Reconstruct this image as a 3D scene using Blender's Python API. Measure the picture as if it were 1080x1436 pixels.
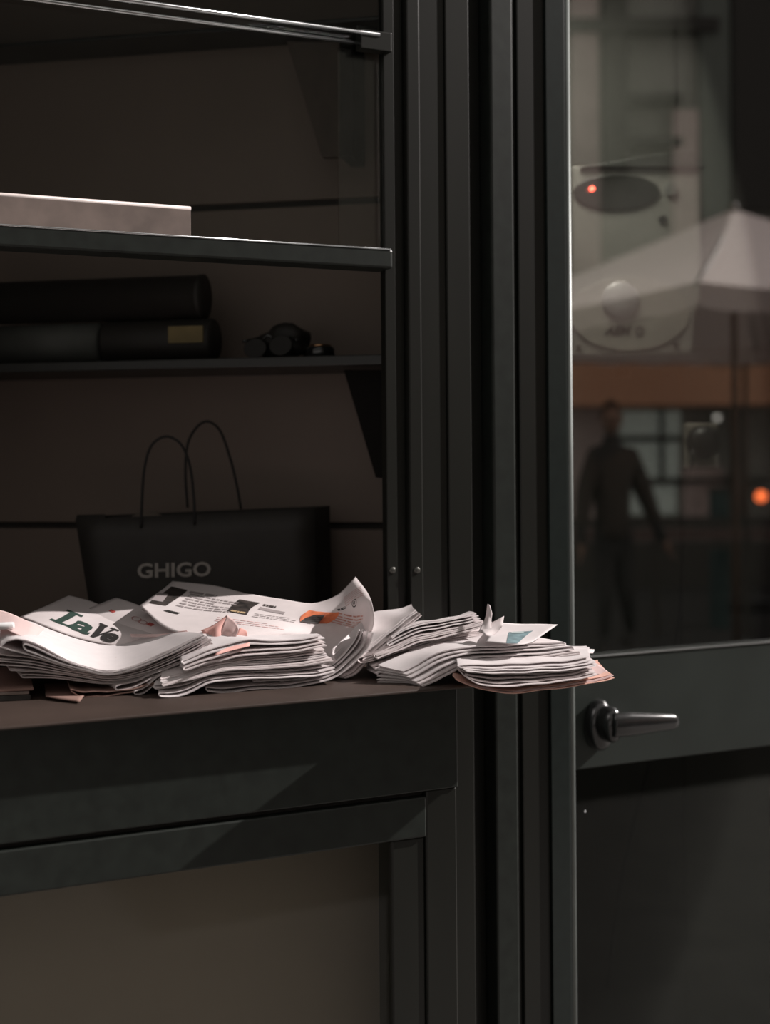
import bpy, bmesh, math, random
import numpy as np
from mathutils import Vector, Matrix
random.seed(7)
for o in list(bpy.data.objects): bpy.data.objects.remove(o)
SC = bpy.context.scene; COL = SC.collection
# ------------------------------------------------------------------ camera
F = 1994.0; YAW = math.radians(26.2); ROLL = 0.008; VH = 640.0; EYE = 1.5
CAM = np.array([0, 0, EYE])
FWD = np.array([math.sin(YAW), math.cos(YAW), 0.0])
R0 = np.array([math.cos(YAW), -math.sin(YAW), 0.0]); U0 = np.array([0, 0, 1.0])
RGT = R0*math.cos(ROLL) - U0*math.sin(ROLL); UPV = U0*math.cos(ROLL) + R0*math.sin(ROLL)
cd = bpy.data.cameras.new('camera'); cam = bpy.data.objects.new('camera', cd); COL.objects.link(cam)
M = Matrix.Identity(4)
for i in range(3):
    M[i][0] = RGT[i]; M[i][1] = UPV[i]; M[i][2] = -FWD[i]; M[i][3] = CAM[i]
cam.matrix_world = M
cd.sensor_fit = 'VERTICAL'; cd.sensor_height = 36; cd.sensor_width = 36*1080/1436
cd.lens = F/1436*36; cd.shift_y = -(718-VH)/1436
cd.clip_start = .05; cd.clip_end = 200
cd.dof.use_dof = True; cd.dof.focus_distance = 2.12; cd.dof.aperture_fstop = 2.6
SC.camera = cam
# ------------------------------------------------------------------ world and sun
w = bpy.data.worlds.new('world'); SC.world = w; w.use_nodes = True
bg = w.node_tree.nodes['Background']; bg.inputs[0].default_value = (1.0, 0.93, 0.88, 1); bg.inputs[1].default_value = 0.36
sd = bpy.data.lights.new('sun', 'SUN'); sun = bpy.data.objects.new('sun', sd); COL.objects.link(sun)
SUN = Vector((0.77, -0.20, 0.53)).normalized()
sun.rotation_euler = SUN.to_track_quat('Z', 'Y').to_euler(); sun.location = (3, -3, 9)
sd.energy = 5.9; sd.angle = math.radians(0.8); sd.color = (1.0, 0.93, 0.90)
SC.view_settings.view_transform = 'Standard'; SC.view_settings.look = 'None'
SC.view_settings.gamma = 1; SC.view_settings.use_curve_mapping = False; SC.view_settings.exposure = 0.0
# ------------------------------------------------------------------ pixel helpers (author's measuring tape)
def ray(u, v): return FWD + RGT*((u-540)/F) + UPV*((VH-v)/F)
def at(u, v, t): return CAM + ray(u, v)*t
def onY(u, v, Y):
    d = ray(u, v); return CAM + d*(Y/d[1])
def onZ(u, v, z):
    d = ray(u, v); return CAM + d*((z-EYE)/d[2])
def proj(P):
    q = np.asarray(P)-CAM; t = q@FWD
    return np.stack([540+F*(q@RGT)/t, VH-F*(q@UPV)/t], -1)
# ------------------------------------------------------------------ materials
def nodes(name):
    m = bpy.data.materials.new(name); m.use_nodes = True
    return m, m.node_tree.nodes, m.node_tree.links, m.node_tree.nodes['Principled BSDF']
def mat(name, col, rough=.5, metal=0, noise=.12, scale=30, bump=0.0, spec=.5, coat=0, stretch=(1, 1, 1), emit=None):
    m, n, l, b = nodes(name)
    tc = n.new('ShaderNodeTexCoord'); mp = n.new('ShaderNodeMapping'); mp.inputs['Scale'].default_value = stretch
    nz = n.new('ShaderNodeTexNoise'); nz.inputs['Scale'].default_value = scale; nz.inputs['Detail'].default_value = 5
    l.new(tc.outputs['Object'], mp.inputs['Vector']); l.new(mp.outputs[0], nz.inputs['Vector'])
    r = n.new('ShaderNodeValToRGB')
    r.color_ramp.elements[0].position = .3; r.color_ramp.elements[1].position = .7
    r.color_ramp.elements[0].color = (*[c*(1-noise) for c in col], 1); r.color_ramp.elements[1].color = (*[min(1, c*(1+noise)) for c in col], 1)
    l.new(nz.outputs['Fac'], r.inputs[0]); l.new(r.outputs[0], b.inputs['Base Color'])
    b.inputs['Roughness'].default_value = rough; b.inputs['Metallic'].default_value = metal
    b.inputs['Specular IOR Level'].default_value = spec; b.inputs['Coat Weight'].default_value = coat
    if bump:
        bp = n.new('ShaderNodeBump'); bp.inputs['Strength'].default_value = bump; bp.inputs['Distance'].default_value = .002
        l.new(nz.outputs['Fac'], bp.inputs['Height']); l.new(bp.outputs[0], b.inputs['Normal'])
    if emit:
        b.inputs['Emission Color'].default_value = (*emit[0], 1); b.inputs['Emission Strength'].default_value = emit[1]
    return m
def paper_mat(name, col, trans=.22):
    m, n, l, b = nodes(name)
    tc = n.new('ShaderNodeTexCoord'); nz = n.new('ShaderNodeTexNoise'); nz.inputs['Scale'].default_value = 60; nz.inputs['Detail'].default_value = 6
    l.new(tc.outputs['Object'], nz.inputs['Vector'])
    r = n.new('ShaderNodeValToRGB'); r.color_ramp.elements[0].position = .25; r.color_ramp.elements[1].position = .75
    r.color_ramp.elements[0].color = (*[c*.93 for c in col], 1); r.color_ramp.elements[1].color = (*col, 1)
    l.new(nz.outputs['Fac'], r.inputs[0]); l.new(r.outputs[0], b.inputs['Base Color']); b.inputs['Roughness'].default_value = .85
    b.inputs['Specular IOR Level'].default_value = .2
    t = n.new('ShaderNodeBsdfTranslucent'); l.new(r.outputs[0], t.inputs[0])
    mx = n.new('ShaderNodeMixShader'); mx.inputs[0].default_value = trans
    l.new(b.outputs[0], mx.inputs[1]); l.new(t.outputs[0], mx.inputs[2]); l.new(mx.outputs[0], n['Material Output'].inputs[0])
    return m
def glass_mat(name, tint, base, k):
    m, n, l, b = nodes(name); n.remove(b)
    tr = n.new('ShaderNodeBsdfTransparent'); tr.inputs[0].default_value = (*tint, 1)
    g = n.new('ShaderNodeBsdfGlossy'); g.inputs['Roughness'].default_value = 0.0; g.inputs[0].default_value = (1, 1, 1, 1)
    fr = n.new('ShaderNodeFresnel'); fr.inputs[0].default_value = 1.5
    ma = n.new('ShaderNodeMath'); ma.operation = 'MULTIPLY_ADD'; ma.inputs[1].default_value = k; ma.inputs[2].default_value = base
    ma.use_clamp = True
    l.new(fr.outputs[0], ma.inputs[0])
    mx = n.new('ShaderNodeMixShader'); l.new(ma.outputs[0], mx.inputs[0]); l.new(tr.outputs[0], mx.inputs[1]); l.new(g.outputs[0], mx.inputs[2])
    l.new(mx.outputs[0], n['Material Output'].inputs[0]); return m
PAINT = mat('dark_green_paint', (.0088, .0094, .0072), .34, noise=.15, scale=14, bump=.05, stretch=(1, 1, .15))
PAINT2 = mat('dark_green_paint_worn', (.013, .0165, .0138), .38, noise=.25, scale=40, bump=.08)
BROWNM = mat('brown_sill_metal', (.050, .034, .027), .5, noise=.18, scale=9, bump=.03)
PAPER = paper_mat('newsprint', (.80, .735, .73)); PAPERB = paper_mat('newsprint_white', (.84, .79, .79))
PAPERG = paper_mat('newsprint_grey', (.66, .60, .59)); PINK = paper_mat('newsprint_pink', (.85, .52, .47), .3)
PINKL = paper_mat('newsprint_light_pink', (.83, .66, .64), .3); SALMON = paper_mat('newsprint_salmon', (.92, .60, .50), .2)
PAPERD = paper_mat('newsprint_brownish', (.30, .19, .16), .1)  # pink paper with its shade put into the colour; reused for booklet cover
INK = mat('black_ink', (.02, .018, .016), .7); INKG = mat('green_ink', (.022, .05, .038), .7); INKT = mat('grey_ink', (.30, .26, .26), .8)
INKP = mat('photo_ink', (.035, .027, .024), .6, noise=.9, scale=60); INKR = mat('red_ink', (.42, .07, .06), .7); INKO = mat('orange_ink', (.80, .19, .08), .7, noise=.5, scale=50)
INKTEAL = mat('teal_ink', (.16, .24, .26), .7, noise=.5, scale=40); INKPK = mat('pale_pink_ink', (.62, .42, .41), .8)
WALL = mat('beige_wall_panel', (.215, .165, .135), .6, noise=.06, scale=3)
INNER = mat('inner_board', (.30, .235, .185), .65, noise=.10, scale=2.5)
DARK = mat('interior_dark', (.035, .030, .026), .8)
BLACKP = mat('black_card', (.026, .023, .020), .6); BLACKG = mat('black_plastic', (.014, .014, .014), .20, coat=1)
CHROME = mat('bright_metal', (.75, .77, .78), .18, metal=1, noise=.05)
GLOSSW = mat('white_plastic', (.82, .82, .82), .2); GREYP = mat('grey_plastic', (.20, .20, .19), .5); OFFW = mat('off_white_plastic', (.31, .30, .275), .45, noise=.05, scale=5)
LETTER = mat('silver_lettering', (.36, .33, .30), .6)
CARD = mat('brown_card', (.20, .155, .135), .75, noise=.22, scale=22); LABEL = mat('yellow_label', (.20, .15, .06), .6)
GLASSD = glass_mat('door_glass', (.84, .87, .85), .20, 1.6); GLASSW = glass_mat('window_glass', (.93, .95, .94), .0, .3)
SCREW = mat('screw_metal', (.10, .10, .09), .35, metal=.8)
# ------------------------------------------------------------------ object helpers
def link(name, me, m=None, parent=None):
    o = bpy.data.objects.new(name, me); COL.objects.link(o)
    if m is not None and me is not None: me.materials.append(m)
    if parent is not None: o.parent = parent
    return o
def tag(o, label, cat, group=None, kind=None):
    if label: o['label'] = label
    if cat: o['category'] = cat
    if group: o['group'] = group
    if kind: o['kind'] = kind
    return o
def root(name, loc, label=None, cat=None, group=None, kind=None):
    o = bpy.data.objects.new(name, None); COL.objects.link(o); o.location = Vector(loc); o.empty_display_size = .05
    bpy.context.view_layer.update()
    return tag(o, label, cat, group, kind)
def wl(parent, P):   # world point into the local frame of (translated only) parents
    v = Vector(P); q = parent
    while q is not None:
        v = v - q.location; q = q.parent
    return v
def mesh_obj(name, verts, faces, m, parent=None, smooth=False):
    if parent is not None: verts = [tuple(wl(parent, v)) for v in verts]
    me = bpy.data.meshes.new(name); me.from_pydata([tuple(map(float, v)) for v in verts], [], faces)
    bm = bmesh.new(); bm.from_mesh(me); bmesh.ops.recalc_face_normals(bm, faces=bm.faces); bm.to_mesh(me); bm.free()
    if smooth:
        for p in me.polygons: p.use_smooth = True
    return link(name, me, m, parent)
def bevel(o, wdt=.002, seg=2):
    b = o.modifiers.new('bevel', 'BEVEL'); b.width = wdt; b.segments = seg; b.limit_method = 'ANGLE'; return o
class Frame:  # horizontal frame: origin, axis x, axis y
    def __init__(s, o=(0, 0, 0), ax=(1, 0), ay=(0, 1)):
        s.o = np.array(o, float); s.ax = np.array([*ax, 0.]); s.ay = np.array([*ay, 0.])
    def __call__(s, x, y, z): return s.o + s.ax*x + s.ay*y + np.array([0, 0, z])
W0 = Frame()
def box(name, x0, x1, y0, y1, z0, z1, m, parent=None, fr=W0, bv=.0015):
    v = [fr(x, y, z) for x in (x0, x1) for y in (y0, y1) for z in (z0, z1)]
    f = [(0, 1, 3, 2), (4, 6, 7, 5), (0, 4, 5, 1), (2, 3, 7, 6), (0, 2, 6, 4), (1, 5, 7, 3)]
    o = mesh_obj(name, v, f, m, parent)
    if bv: bevel(o, bv)
    return o
def prism(name, front, back, m, parent=None, bv=0, smooth=False):  # two matching loops of 3D points
    n = len(front); v = list(front)+list(back)
    f = [tuple(range(n)), tuple(range(2*n-1, n-1, -1))] + [(i, (i+1) % n, n+(i+1) % n, n+i) for i in range(n)]
    o = mesh_obj(name, v, f, m, parent, smooth)
    if bv: bevel(o, bv)
    return o
def tube(name, pts, r, m, parent=None, seg=8, sm=6):
    pts = catmull(np.array(pts, float), (len(pts)-1)*sm+1) if sm > 1 else np.array(pts, float)
    n = len(pts); rr = r if hasattr(r, '__len__') else [r]*n
    if len(rr) != n: rr = np.interp(np.linspace(0, 1, n), np.linspace(0, 1, len(rr)), rr)
    v = []; f = []; up = np.array([.13, .31, .94])
    for i in range(n):
        t = pts[min(i+1, n-1)]-pts[max(i-1, 0)]; t /= np.linalg.norm(t)+1e-9
        a = np.cross(t, up); a /= np.linalg.norm(a)+1e-9; b = np.cross(t, a)
        for k in range(seg):
            q = 2*math.pi*k/seg; v.append(pts[i]+rr[i]*(a*math.cos(q)+b*math.sin(q)))
    for i in range(n-1):
        for k in range(seg): f.append((i*seg+k, i*seg+(k+1) % seg, (i+1)*seg+(k+1) % seg, (i+1)*seg+k))
    f += [tuple(range(seg)), tuple((n-1)*seg+k for k in range(seg))]
    return mesh_obj(name, v, f, m, parent, True)
def lathe(name, o, axis, prof, m, parent=None, seg=28, sx=1, sy=1):  # prof: (radius, along axis)
    o = np.array(o, float); ax = np.array(axis, float); ax /= np.linalg.norm(ax)
    h = np.array([0, 0, 1.]) if abs(ax[2]) < .9 else np.array([1., 0, 0])
    a = np.cross(h, ax); a /= np.linalg.norm(a); b = np.cross(ax, a)
    v = []; f = []
    for r, h_ in prof:
        for k in range(seg):
            q = 2*math.pi*k/seg; v.append(o+ax*h_+r*(a*sx*math.cos(q)+b*sy*math.sin(q)))
    for i in range(len(prof)-1):
        for k in range(seg): f.append((i*seg+k, i*seg+(k+1) % seg, (i+1)*seg+(k+1) % seg, (i+1)*seg+k))
    f += [tuple(range(seg)), tuple((len(prof)-1)*seg+k for k in range(seg))]
    ob = mesh_obj(name, v, f, m, parent, True)
    return ob
def catmull(P, n):
    P = np.array(P, float); c = len(P)
    if c == 2: return P[0]+(P[1]-P[0])*np.linspace(0, 1, n)[:, None]
    d = np.r_[0, np.cumsum(np.linalg.norm(np.diff(P, axis=0), axis=1)+1e-9)]; d /= d[-1]
    x = np.linspace(0, 1, n); T = np.zeros_like(P)
    T[1:-1] = (P[2:]-P[:-2])/(d[2:]-d[:-2])[:, None]; T[0] = (P[1]-P[0])/(d[1]-d[0]); T[-1] = (P[-1]-P[-2])/(d[-1]-d[-2])
    i = np.clip(np.searchsorted(d, x, 'right')-1, 0, c-2); h = d[i+1]-d[i]; s = ((x-d[i])/h)[:, None]; h = h[:, None]
    return (2*s**3-3*s**2+1)*P[i]+(s**3-2*s**2+s)*h*T[i]+(-2*s**3+3*s**2)*P[i+1]+(s**3-s**2)*h*T[i+1]
def text_mesh(s, bold=0.0, shear=0):
    c = bpy.data.curves.new('t', 'FONT'); c.body = s; c.offset = bold; c.shear = shear; c.resolution_u = 3
    o = bpy.data.objects.new('t', c); COL.objects.link(o); bpy.context.view_layer.update()
    me = bpy.data.meshes.new_from_object(o.evaluated_get(bpy.context.evaluated_depsgraph_get()))
    v = np.array([x.co[:] for x in me.vertices]); f = [tuple(p.vertices) for p in me.polygons]
    bpy.data.objects.remove(o)
    v = v[:, :2]; v = (v-v.min(0))/(v.max(0)-v.min(0)); return v, f
# ================================================================== SETTING
YC = 1.84; YF = 2.11; YD = 2.22
SILL = float(onY(0, 1020, 1.80)[2]); print('sill z', SILL)
X = lambda u, v=900, Y=YF: float(onY(u, v, Y)[0])
Z = lambda u, v, Y=YF: float(onY(u, v, Y)[2])
xl = X(0)-.45; xj0 = X(541, 500); xj1 = X(590, 500); xp1 = X(690, 500); xc1 = X(803, 700)
ZTOP = 2.34; ZBOT = .12
# --- outside ground and the kiosk shell
pv = root('ground', (0, 0, 0), kind='structure')
box('paving', -6, 14, -3.2, 2.3, -.12, -.02, mat('stone_paving', (.16, .15, .14), .8, scale=6), pv, bv=0)
box('road', -6, 14, -16, -3.2, -.2, -.10, mat('asphalt', (.05, .05, .05), .9, scale=50), pv, bv=0)
fl = box('floor', xl-.3, 3.6, 2.3, 4.9, -.12, 0, DARK, bv=0); fl['kind'] = 'structure'
ce = box('ceiling', xl-.3, 3.6, 2.1, 4.9, 2.62, 2.72, DARK, bv=0); ce['kind'] = 'structure'
# lintel and awning over the counter, just above the picture
lt = box('trim_1', xl-.3, 3.6, YF-.03, YF+.15, 2.48, 2.72, PAINT, bv=.004); lt['kind'] = 'structure'
wlft = box('wall_left', xl-.36, xl-.3, 2.1, 4.9, .0, 2.62, DARK, bv=0); wlft['kind'] = 'structure'
wr = box('wall_right', 3.3, 3.6, 2.2, 4.9, 0, 2.62, DARK, bv=0); wr['kind'] = 'structure'
# --- window 1: counter opening
w1 = root('window_1', (xj0, YF, 0), kind='structure')
box('jamb', xj0, X(556, 500), YF, YF+.018, ZBOT, 2.48, PAINT, w1)
box('jamb_stop', X(556, 500), X(571, 500), YF+.008, YF+.022, ZBOT, 2.48, PAINT, w1)
box('outer_jamb', X(571, 500), xj1, YF-.006, YF+.05, ZBOT, 2.48, PAINT, w1, bv=.003)
# screws
for (u, v) in ((550.5, 800), (585, 800)):
    p = onY(u, v, YF-(.0065 if u > 570 else 0))
    s = lathe('screw', p, (0, -1, 0), [(.0062, -.002), (.006, .001), (.004, .0022), (.0003, .0026)], SCREW, w1, 14)
# mullion bar (sloping lines in the picture come from perspective only)
zm1, zm0 = Z(0, 318), Z(0, 348.5)
box('middle_rail', xl, xj0+.004, YF-.022, YF+.030, zm0, zm1, PAINT2, w1, bv=.004)
tube('rail_highlight_bead', [(xl, YF-.0215, zm1-.0005), (xj0, YF-.0215, zm1-.0005)], .0018, CHROME, w1, 8, 1)  # bright bead added for the highlight on the rail's top edge
# upper double rail
zr = Z(40, 0.)
tube('upper_rail', [(xl, YF-.01, zr+.016), (X(528, 50), YF-.01, zr+.016)], .0042, CHROME, w1, 10, 1)
tube('upper_rail', [(xl, YF-.005, zr), (X(520, 50), YF-.005, zr)], .0036, CHROME, w1, 10, 1)
box('rail_bracket', X(502, 50), xj0+.01, YF-.012, YF+.01, zr-.010, zr+.022, PAINT, w1)
box('rail_bracket', X(515, 22), xj0+.01, YF+.04, YF+.06, zr+.035, zr+.045, PAINT, w1)
# sill board and the counter front below it
XC = lambda u, v: X(u, v, YC)
zg = Z(0, 1188, YC); zl = Z(0, 1258, YC); xcr = XC(640, 1000)
sil = box('sill', xl, X(785, 960, 1.80), 1.80, YF, SILL-.004, SILL, BROWNM, w1, bv=.0012)
box('fascia_board', xl, xcr, YC-.004, YC+.03, zg+.004, SILL-.004, PAINT2, w1, bv=.002)
box('counter_end', xcr-.02, xcr, YC+.03, YF, .0, SILL-.004, PAINT, w1, bv=.002)
box('lower_rail', xl, XC(598, 1180), YC-.002, YC+.03, zl, zg-.004, PAINT2, w1, bv=.003)
box('groove_strip', xl, XC(598, 1180), YC+.012, YC+.03, zg-.004, zg+.004, DARK, w1, bv=0)
box('lower_stile', XC(551, 1200), XC(598, 1200), YC+.004, YC+.05, ZBOT, zl, PAINT, w1, bv=.003)
box('end_stile', XC(598, 1200), xcr, YC, YC+.05, .0, zg+.004, PAINT, w1, bv=.003)
box('bottom_rail', xl, XC(598, 1200), YC, YC+.05, .0, ZBOT, PAINT, w1)
box('pane', xl, XC(551, 1200), YC+.012, YC+.016, ZBOT, zl, GLASSW, w1, bv=0)
box('pane', xl, xj0, YF+.008, YF+.012, zm1+.001, 2.48, GLASSW, w1, bv=0)
x475 = X(474, 200, YF+.02)
box('sliding_pane', x475, xj0, YF+.018, YF+.022, zm1, zr-.005, glass_mat('second_glass', (.84, .80, .79), .06, .7), w1, bv=0)
ib = box('wall_front', xl, xcr-.022, YC+.16, YC+.18, 0, SILL-.01, INNER, bv=0); ib['kind'] = 'structure'
# --- trim 2: the ribbed post between window and door
t2 = root('trim_2', ((xj1+xc1)/2, YF, 0), kind='structure')
def strip(name, u0, u1, dy, m=PAINT, bv=.002, y1=.10): return box(name, X(u0, 500), X(u1, 500), YF+dy, YF+y1, 0, 2.48, m, t2, bv=bv)
strip('post_strip', 590, 628, .004); strip('post_strip', 628, 661, .0); strip('post_groove', 661, 690, .035)
strip('post_strip', 690, 722, -.002, PAINT2, .004); strip('post_groove', 722, 730, .01); strip('post_strip', 730, 768, .003)
# rounded corner post
x0 = X(768, 500); pr = []; R = .014
pr += [(x0, YF+.10), (x0, YF-.003)]
for k in range(9):
    q = math.radians(90*k/8); pr.append((xc1-R+R*math.sin(q), YF-.003+R-R*math.cos(q)))
pr += [(xc1, YF+.10)]
prism('corner_post', [(x, y, 0) for x, y in pr], [(x, y, 2.48) for x, y in pr], mat('corner_paint', (.012, .017, .0155), .30, bump=.03, scale=60), t2, smooth=False)
for p in t2.children[-1].data.polygons: p.use_smooth = abs(p.normal.z) < .5
t2.children[-1].data.set_sharp_from_angle(angle=math.radians(40)) if hasattr(t2.children[-1].data, 'set_sharp_from_angle') else None
tube('highlight_bead', [(xc1-.004, YF+.002, 0), (xc1-.004, YF+.002, 2.48)], .0058, mat('highlight_bead_metal', (.20, .22, .21), .42, metal=.3, noise=.2, scale=8), t2, 14, 1)  # bead added to draw the sun highlight along the rounded corner
# --- door 1
d1 = root('door_1', (xc1+.3, YD, 0), kind='structure')
xd0, xd1 = xc1-.01, 2.6
zd1 = Z(830, 920, YD); zd0 = Z(830, 1077, YD)
box('lock_rail', xd0, xd1, YD, YD+.035, zd0, zd1, mat('lock_rail_paint', (.028, .034, .030), .36, noise=.12, scale=8), d1, bv=.0022)
tube('rail_highlight_bead', [(xd0, YD-.001, zd1-.001), (xd1, YD-.001, zd1-.001)], .0016, CHROME, d1, 8, 1)
box('door_pane', xd0, xd1, YD+.014, YD+.018, zd1, 2.48, GLASSD, d1, bv=0)
box('door_pane', xd0, xd1, YD+.014, YD+.018, .12, zd0, glass_mat('lower_door_glass', (.4, .42, .4), .0, .5), d1, bv=0)
box('bottom_rail', xd0, xd1, YD, YD+.035, .0, .12, PAINT, d1)
box('stile', xd1, xd1+.09, YD, YD+.035, .0, 2.48, PAINT, d1)
s_ = onY(820, 1138, YD+.013); lathe('screw', s_, (0, -1, 0), [(.003, 0), (.0025, .002), (.0003, .003)], CHROME, d1, 10)
# door handle: rosette, neck and lever
hc = onY(838, 1016, YD-.002); sc = float(2.32/F)
hn = lathe('door_handle', hc, (0, -1, 0), [(.047, -.004), (.048, .006), (.046, .016), (.038, .023), (.002, .025)], BLACKG, d1, 40, sx=.62)
hn['label'] = 'black rosette and lever'
kn = onY(850, 1015, YD-.03)
lathe('knob', kn, (.25, -1, 0), [(.030, -.012), (.033, .0), (.033, .018), (.028, .026), (.018, .029), (.001, .030)], BLACKG, hn, 32, sx=.62)
La, Lb = onY(860, 1017, YD-.062), onY(951, 1012, YD-.062)
Ll = float(np.linalg.norm(Lb-La))
lathe('lever', La, Lb-La, [(.004, -.001), (.021, 0), (.0225, .004), (.0225, Ll*.25), (.018, Ll*.6), (.0145, Ll-.012), (.0125, Ll-.004), (.008, Ll), (.0005, Ll+.001)], BLACKG, hn, 32, sx=.55, sy=1)
# --- interior partition, back walls
# ------------------------------------------------------------------ wall_back: panels, rotated to the shop's inner line
ang = math.radians(12.0)
axb = R0*math.cos(ang)-FWD*math.sin(ang); nb = np.cross(np.array([0, 0, 1.]), axb)   # points deeper
cb = CAM + FWD*2.86 + R0*(-.386); cb[2] = 0
BK = Frame(cb, axb[:2], nb[:2])
wb = root('wall_back', cb, kind='structure')
zA = float(at(400, 287, 2.83)[2]); zB = float(at(490, 737, 2.8)[2])
for z0, z1 in ((0.1, zB-.65), (zB-.64, zB-.007), (zB+.006, zA-.007), (zA+.006, zA+.60)):
    box('panel', -.72, .67, 0, .012, z0, z1, WALL, wb, BK, .002)
box('backing', -.72, .67, .014, .03, 0, 2.6, DARK, wb, BK, 0)
wp = prism('wall_partition', [(xj1-.01, YF+.03, 0), (xj1+.03, YF+.06, 0), (1.75, 3.3, 0), (1.70, 3.3, 0)], [(xj1-.01, YF+.03, 2.6), (xj1+.03, YF+.06, 2.6), (1.75, 3.3, 2.6), (1.70, 3.3, 2.6)], DARK); wp['kind'] = 'structure'
# door-side back wall
cc = CAM + FWD*3.35 + R0*(.9); cc[2] = 0
BD = Frame(cc, R0[:2], FWD[:2])
wd = root('wall_back_door', cc, kind='structure')
DW = mat('door_side_wall', (.085, .085, .075), .6, noise=.1, scale=3)
for k in range(3): box('panel', -.62+k*.42, -.20+k*.42-.006, 0, .012, 0, 2.6, DW, wd, BD, .002)
box('backing', -.7, .64, .014, .03, 0, 2.6, DARK, wd, BD, 0)
# inner counter board carrying the bag and the back of the papers
_k = [(xl, YF), (xj1-.02, YF), BK(.52, -.012, 0)[:2], BK(-.70, -.012, 0)[:2]]
cbd = prism('counter', [(p[0], p[1], SILL-.03) for p in _k], [(p[0], p[1], SILL) for p in _k], BROWNM)
tag(cbd, 'dark brown counter board behind the sill carrying the black bag', 'counter')

# ================================================================== THINGS INSIDE THE KIOSK
# lower shelf with its bracket
def shelf(name, vL, vR, tf, depth, th, label, brk):
    a = at(0, vL, tf+.07); z = float((a[2]+at(535, vR, tf)[2])/2)
    # front line parallel to wall at distance depth
    r = root(name, (cb[0], cb[1], z), label, 'shelf')
    box('board', -.70, .50, -depth, 0, z-th, z, mat(name+'_paint', (.018, .019, .017), .35), r, BK, .002)
    return r, z
sh1, z1 = shelf('wall_shelf', 512, 498, 2.6, .25, .018, 'dark wall shelf carrying the sunglasses and black rolls', None)
def xB(u, v, y):   # x on wall frame at depth y for pixel u
    d = ray(u, v); o = BK.o+BK.ay*y-CAM
    n = BK.ay; t = (o@n)/(d@n); p = CAM+d*t
    return float((p-BK.o)@BK.ax), float(p[2])
def bracket(parent, ztop, depth, uf, zbot, drop, th=.02, ww=.0):
    x, _ = xB(uf, 515, -depth); 
    pr = [(-depth+.0, ztop), (0, ztop), (0, zbot), (-.07, zbot)]
    prism('bracket', [BK(x, y, z) for y, z in pr], [BK(x+th, y, z) for y, z in pr], mat('bracket_paint', (.015, .015, .013), .4), parent, .002)
def plate(name, px, y, th, m, parent, back=0):
    L = [xB(u, v, y) for u, v in px]
    return prism(name, [BK(x, y, z) for x, z in L], [BK(x, y+th, z) for x, z in L], m, parent, .001)
BRM = mat('bracket_paint', (.012, .011, .010), .8, spec=.1); BRW = mat('bracket_brown', (.085, .062, .048), .6)
plate('bracket', [(482, 519), (560, 519), (560, 672), (527, 670)], -.20, .02, BRM, sh1)
sh2, z2 = shelf('upper_wall_shelf', 56, 44, 2.74, .12, .008, 'thin upper wall shelf near the top with slanted bracket', None)
plate('bracket', [(402, 58), (478, 58), (478, 220), (451, 220)], -.105, .02, BRW, sh2)
plate('upright', [(476, 54), (495, 54), (495, 220), (476, 220)], -.115, .10, BRM, sh2)
# rolls and boxes on the lower shelf
def BKl(u, v, y): x, z = xB(u, v, y); return x, z
def roll(name, u0, u1, vt, vb, y, m, label, cat, grp=None, capm=None, cover=None):
    x0, zt = xB(u0, (vt+vb)/2, y); x1, _ = xB(u1, (vt+vb)/2, y)
    r = abs(xB(u1, vt, y)[1]-xB(u1, vb, y)[1])/2; zc = (xB(u1, vt, y)[1]+xB(u1, vb, y)[1])/2
    return x0, x1, r, zc
x0_, x1_, r_, zc_ = roll('', -40, 290, 388, 449, -.14, None, '', '')
rb = r_; zlow = z1+.001
# black box lying under, with label; grey sleeve left
xa, zt_ = xB(146, 450, -.16); xb_, _ = xB(300, 450, -.16)
blk = root('black_box', BK((xa+xb_)/2, -.16, zlow), 'black cylinder case with small yellow label under the roll', 'case')
hb = zt_-zlow
lathe('case_body', BK(xa, -.15, zlow+hb/2), axb, [(hb/2*.93, 0), (hb/2, .006), (hb/2, xb_-xa-.008), (hb/2*.9, xb_-xa)], BLACKP, blk, 32)
xla, zla = xB(236, 458, -.15-hb/2-.002); xlb, zlb = xB(285, 480, -.15-hb/2-.002)
box('label_sticker', xla, xlb, -.15-hb/2-.004, -.15-hb/2+.001, zlb, zla, LABEL, blk, BK, .0003)
gr = root('grey_roll', BK(xa-.15, -.15, zlow), 'grey paper roll at the left end of the lower shelf', 'roll')
lathe('sleeve', BK(xa-.22, -.15, zlow+hb/2*.97), axb, [(hb/2*.5, 0.001), (hb/2*.96, 0), (hb/2*.96, .212), (hb/2*.5, .215)], mat('grey_sleeve', (.085, .088, .08), .6), gr, 28)
br_ = root('black_roll', BK((x0_+x1_)/2, -.15, zlow+hb), 'thick black roll lying across the grey roll and black case', 'roll')
lathe('roll_body', BK(x0_, -.15, zlow+hb+rb), axb, [(rb*.4, -.002), (rb, 0), (rb, x1_-x0_-.01), (rb*1.03, x1_-x0_-.009), (rb*1.03, x1_-x0_), (rb*.3, x1_-x0_+.002)], BLACKP, br_, 32)
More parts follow.
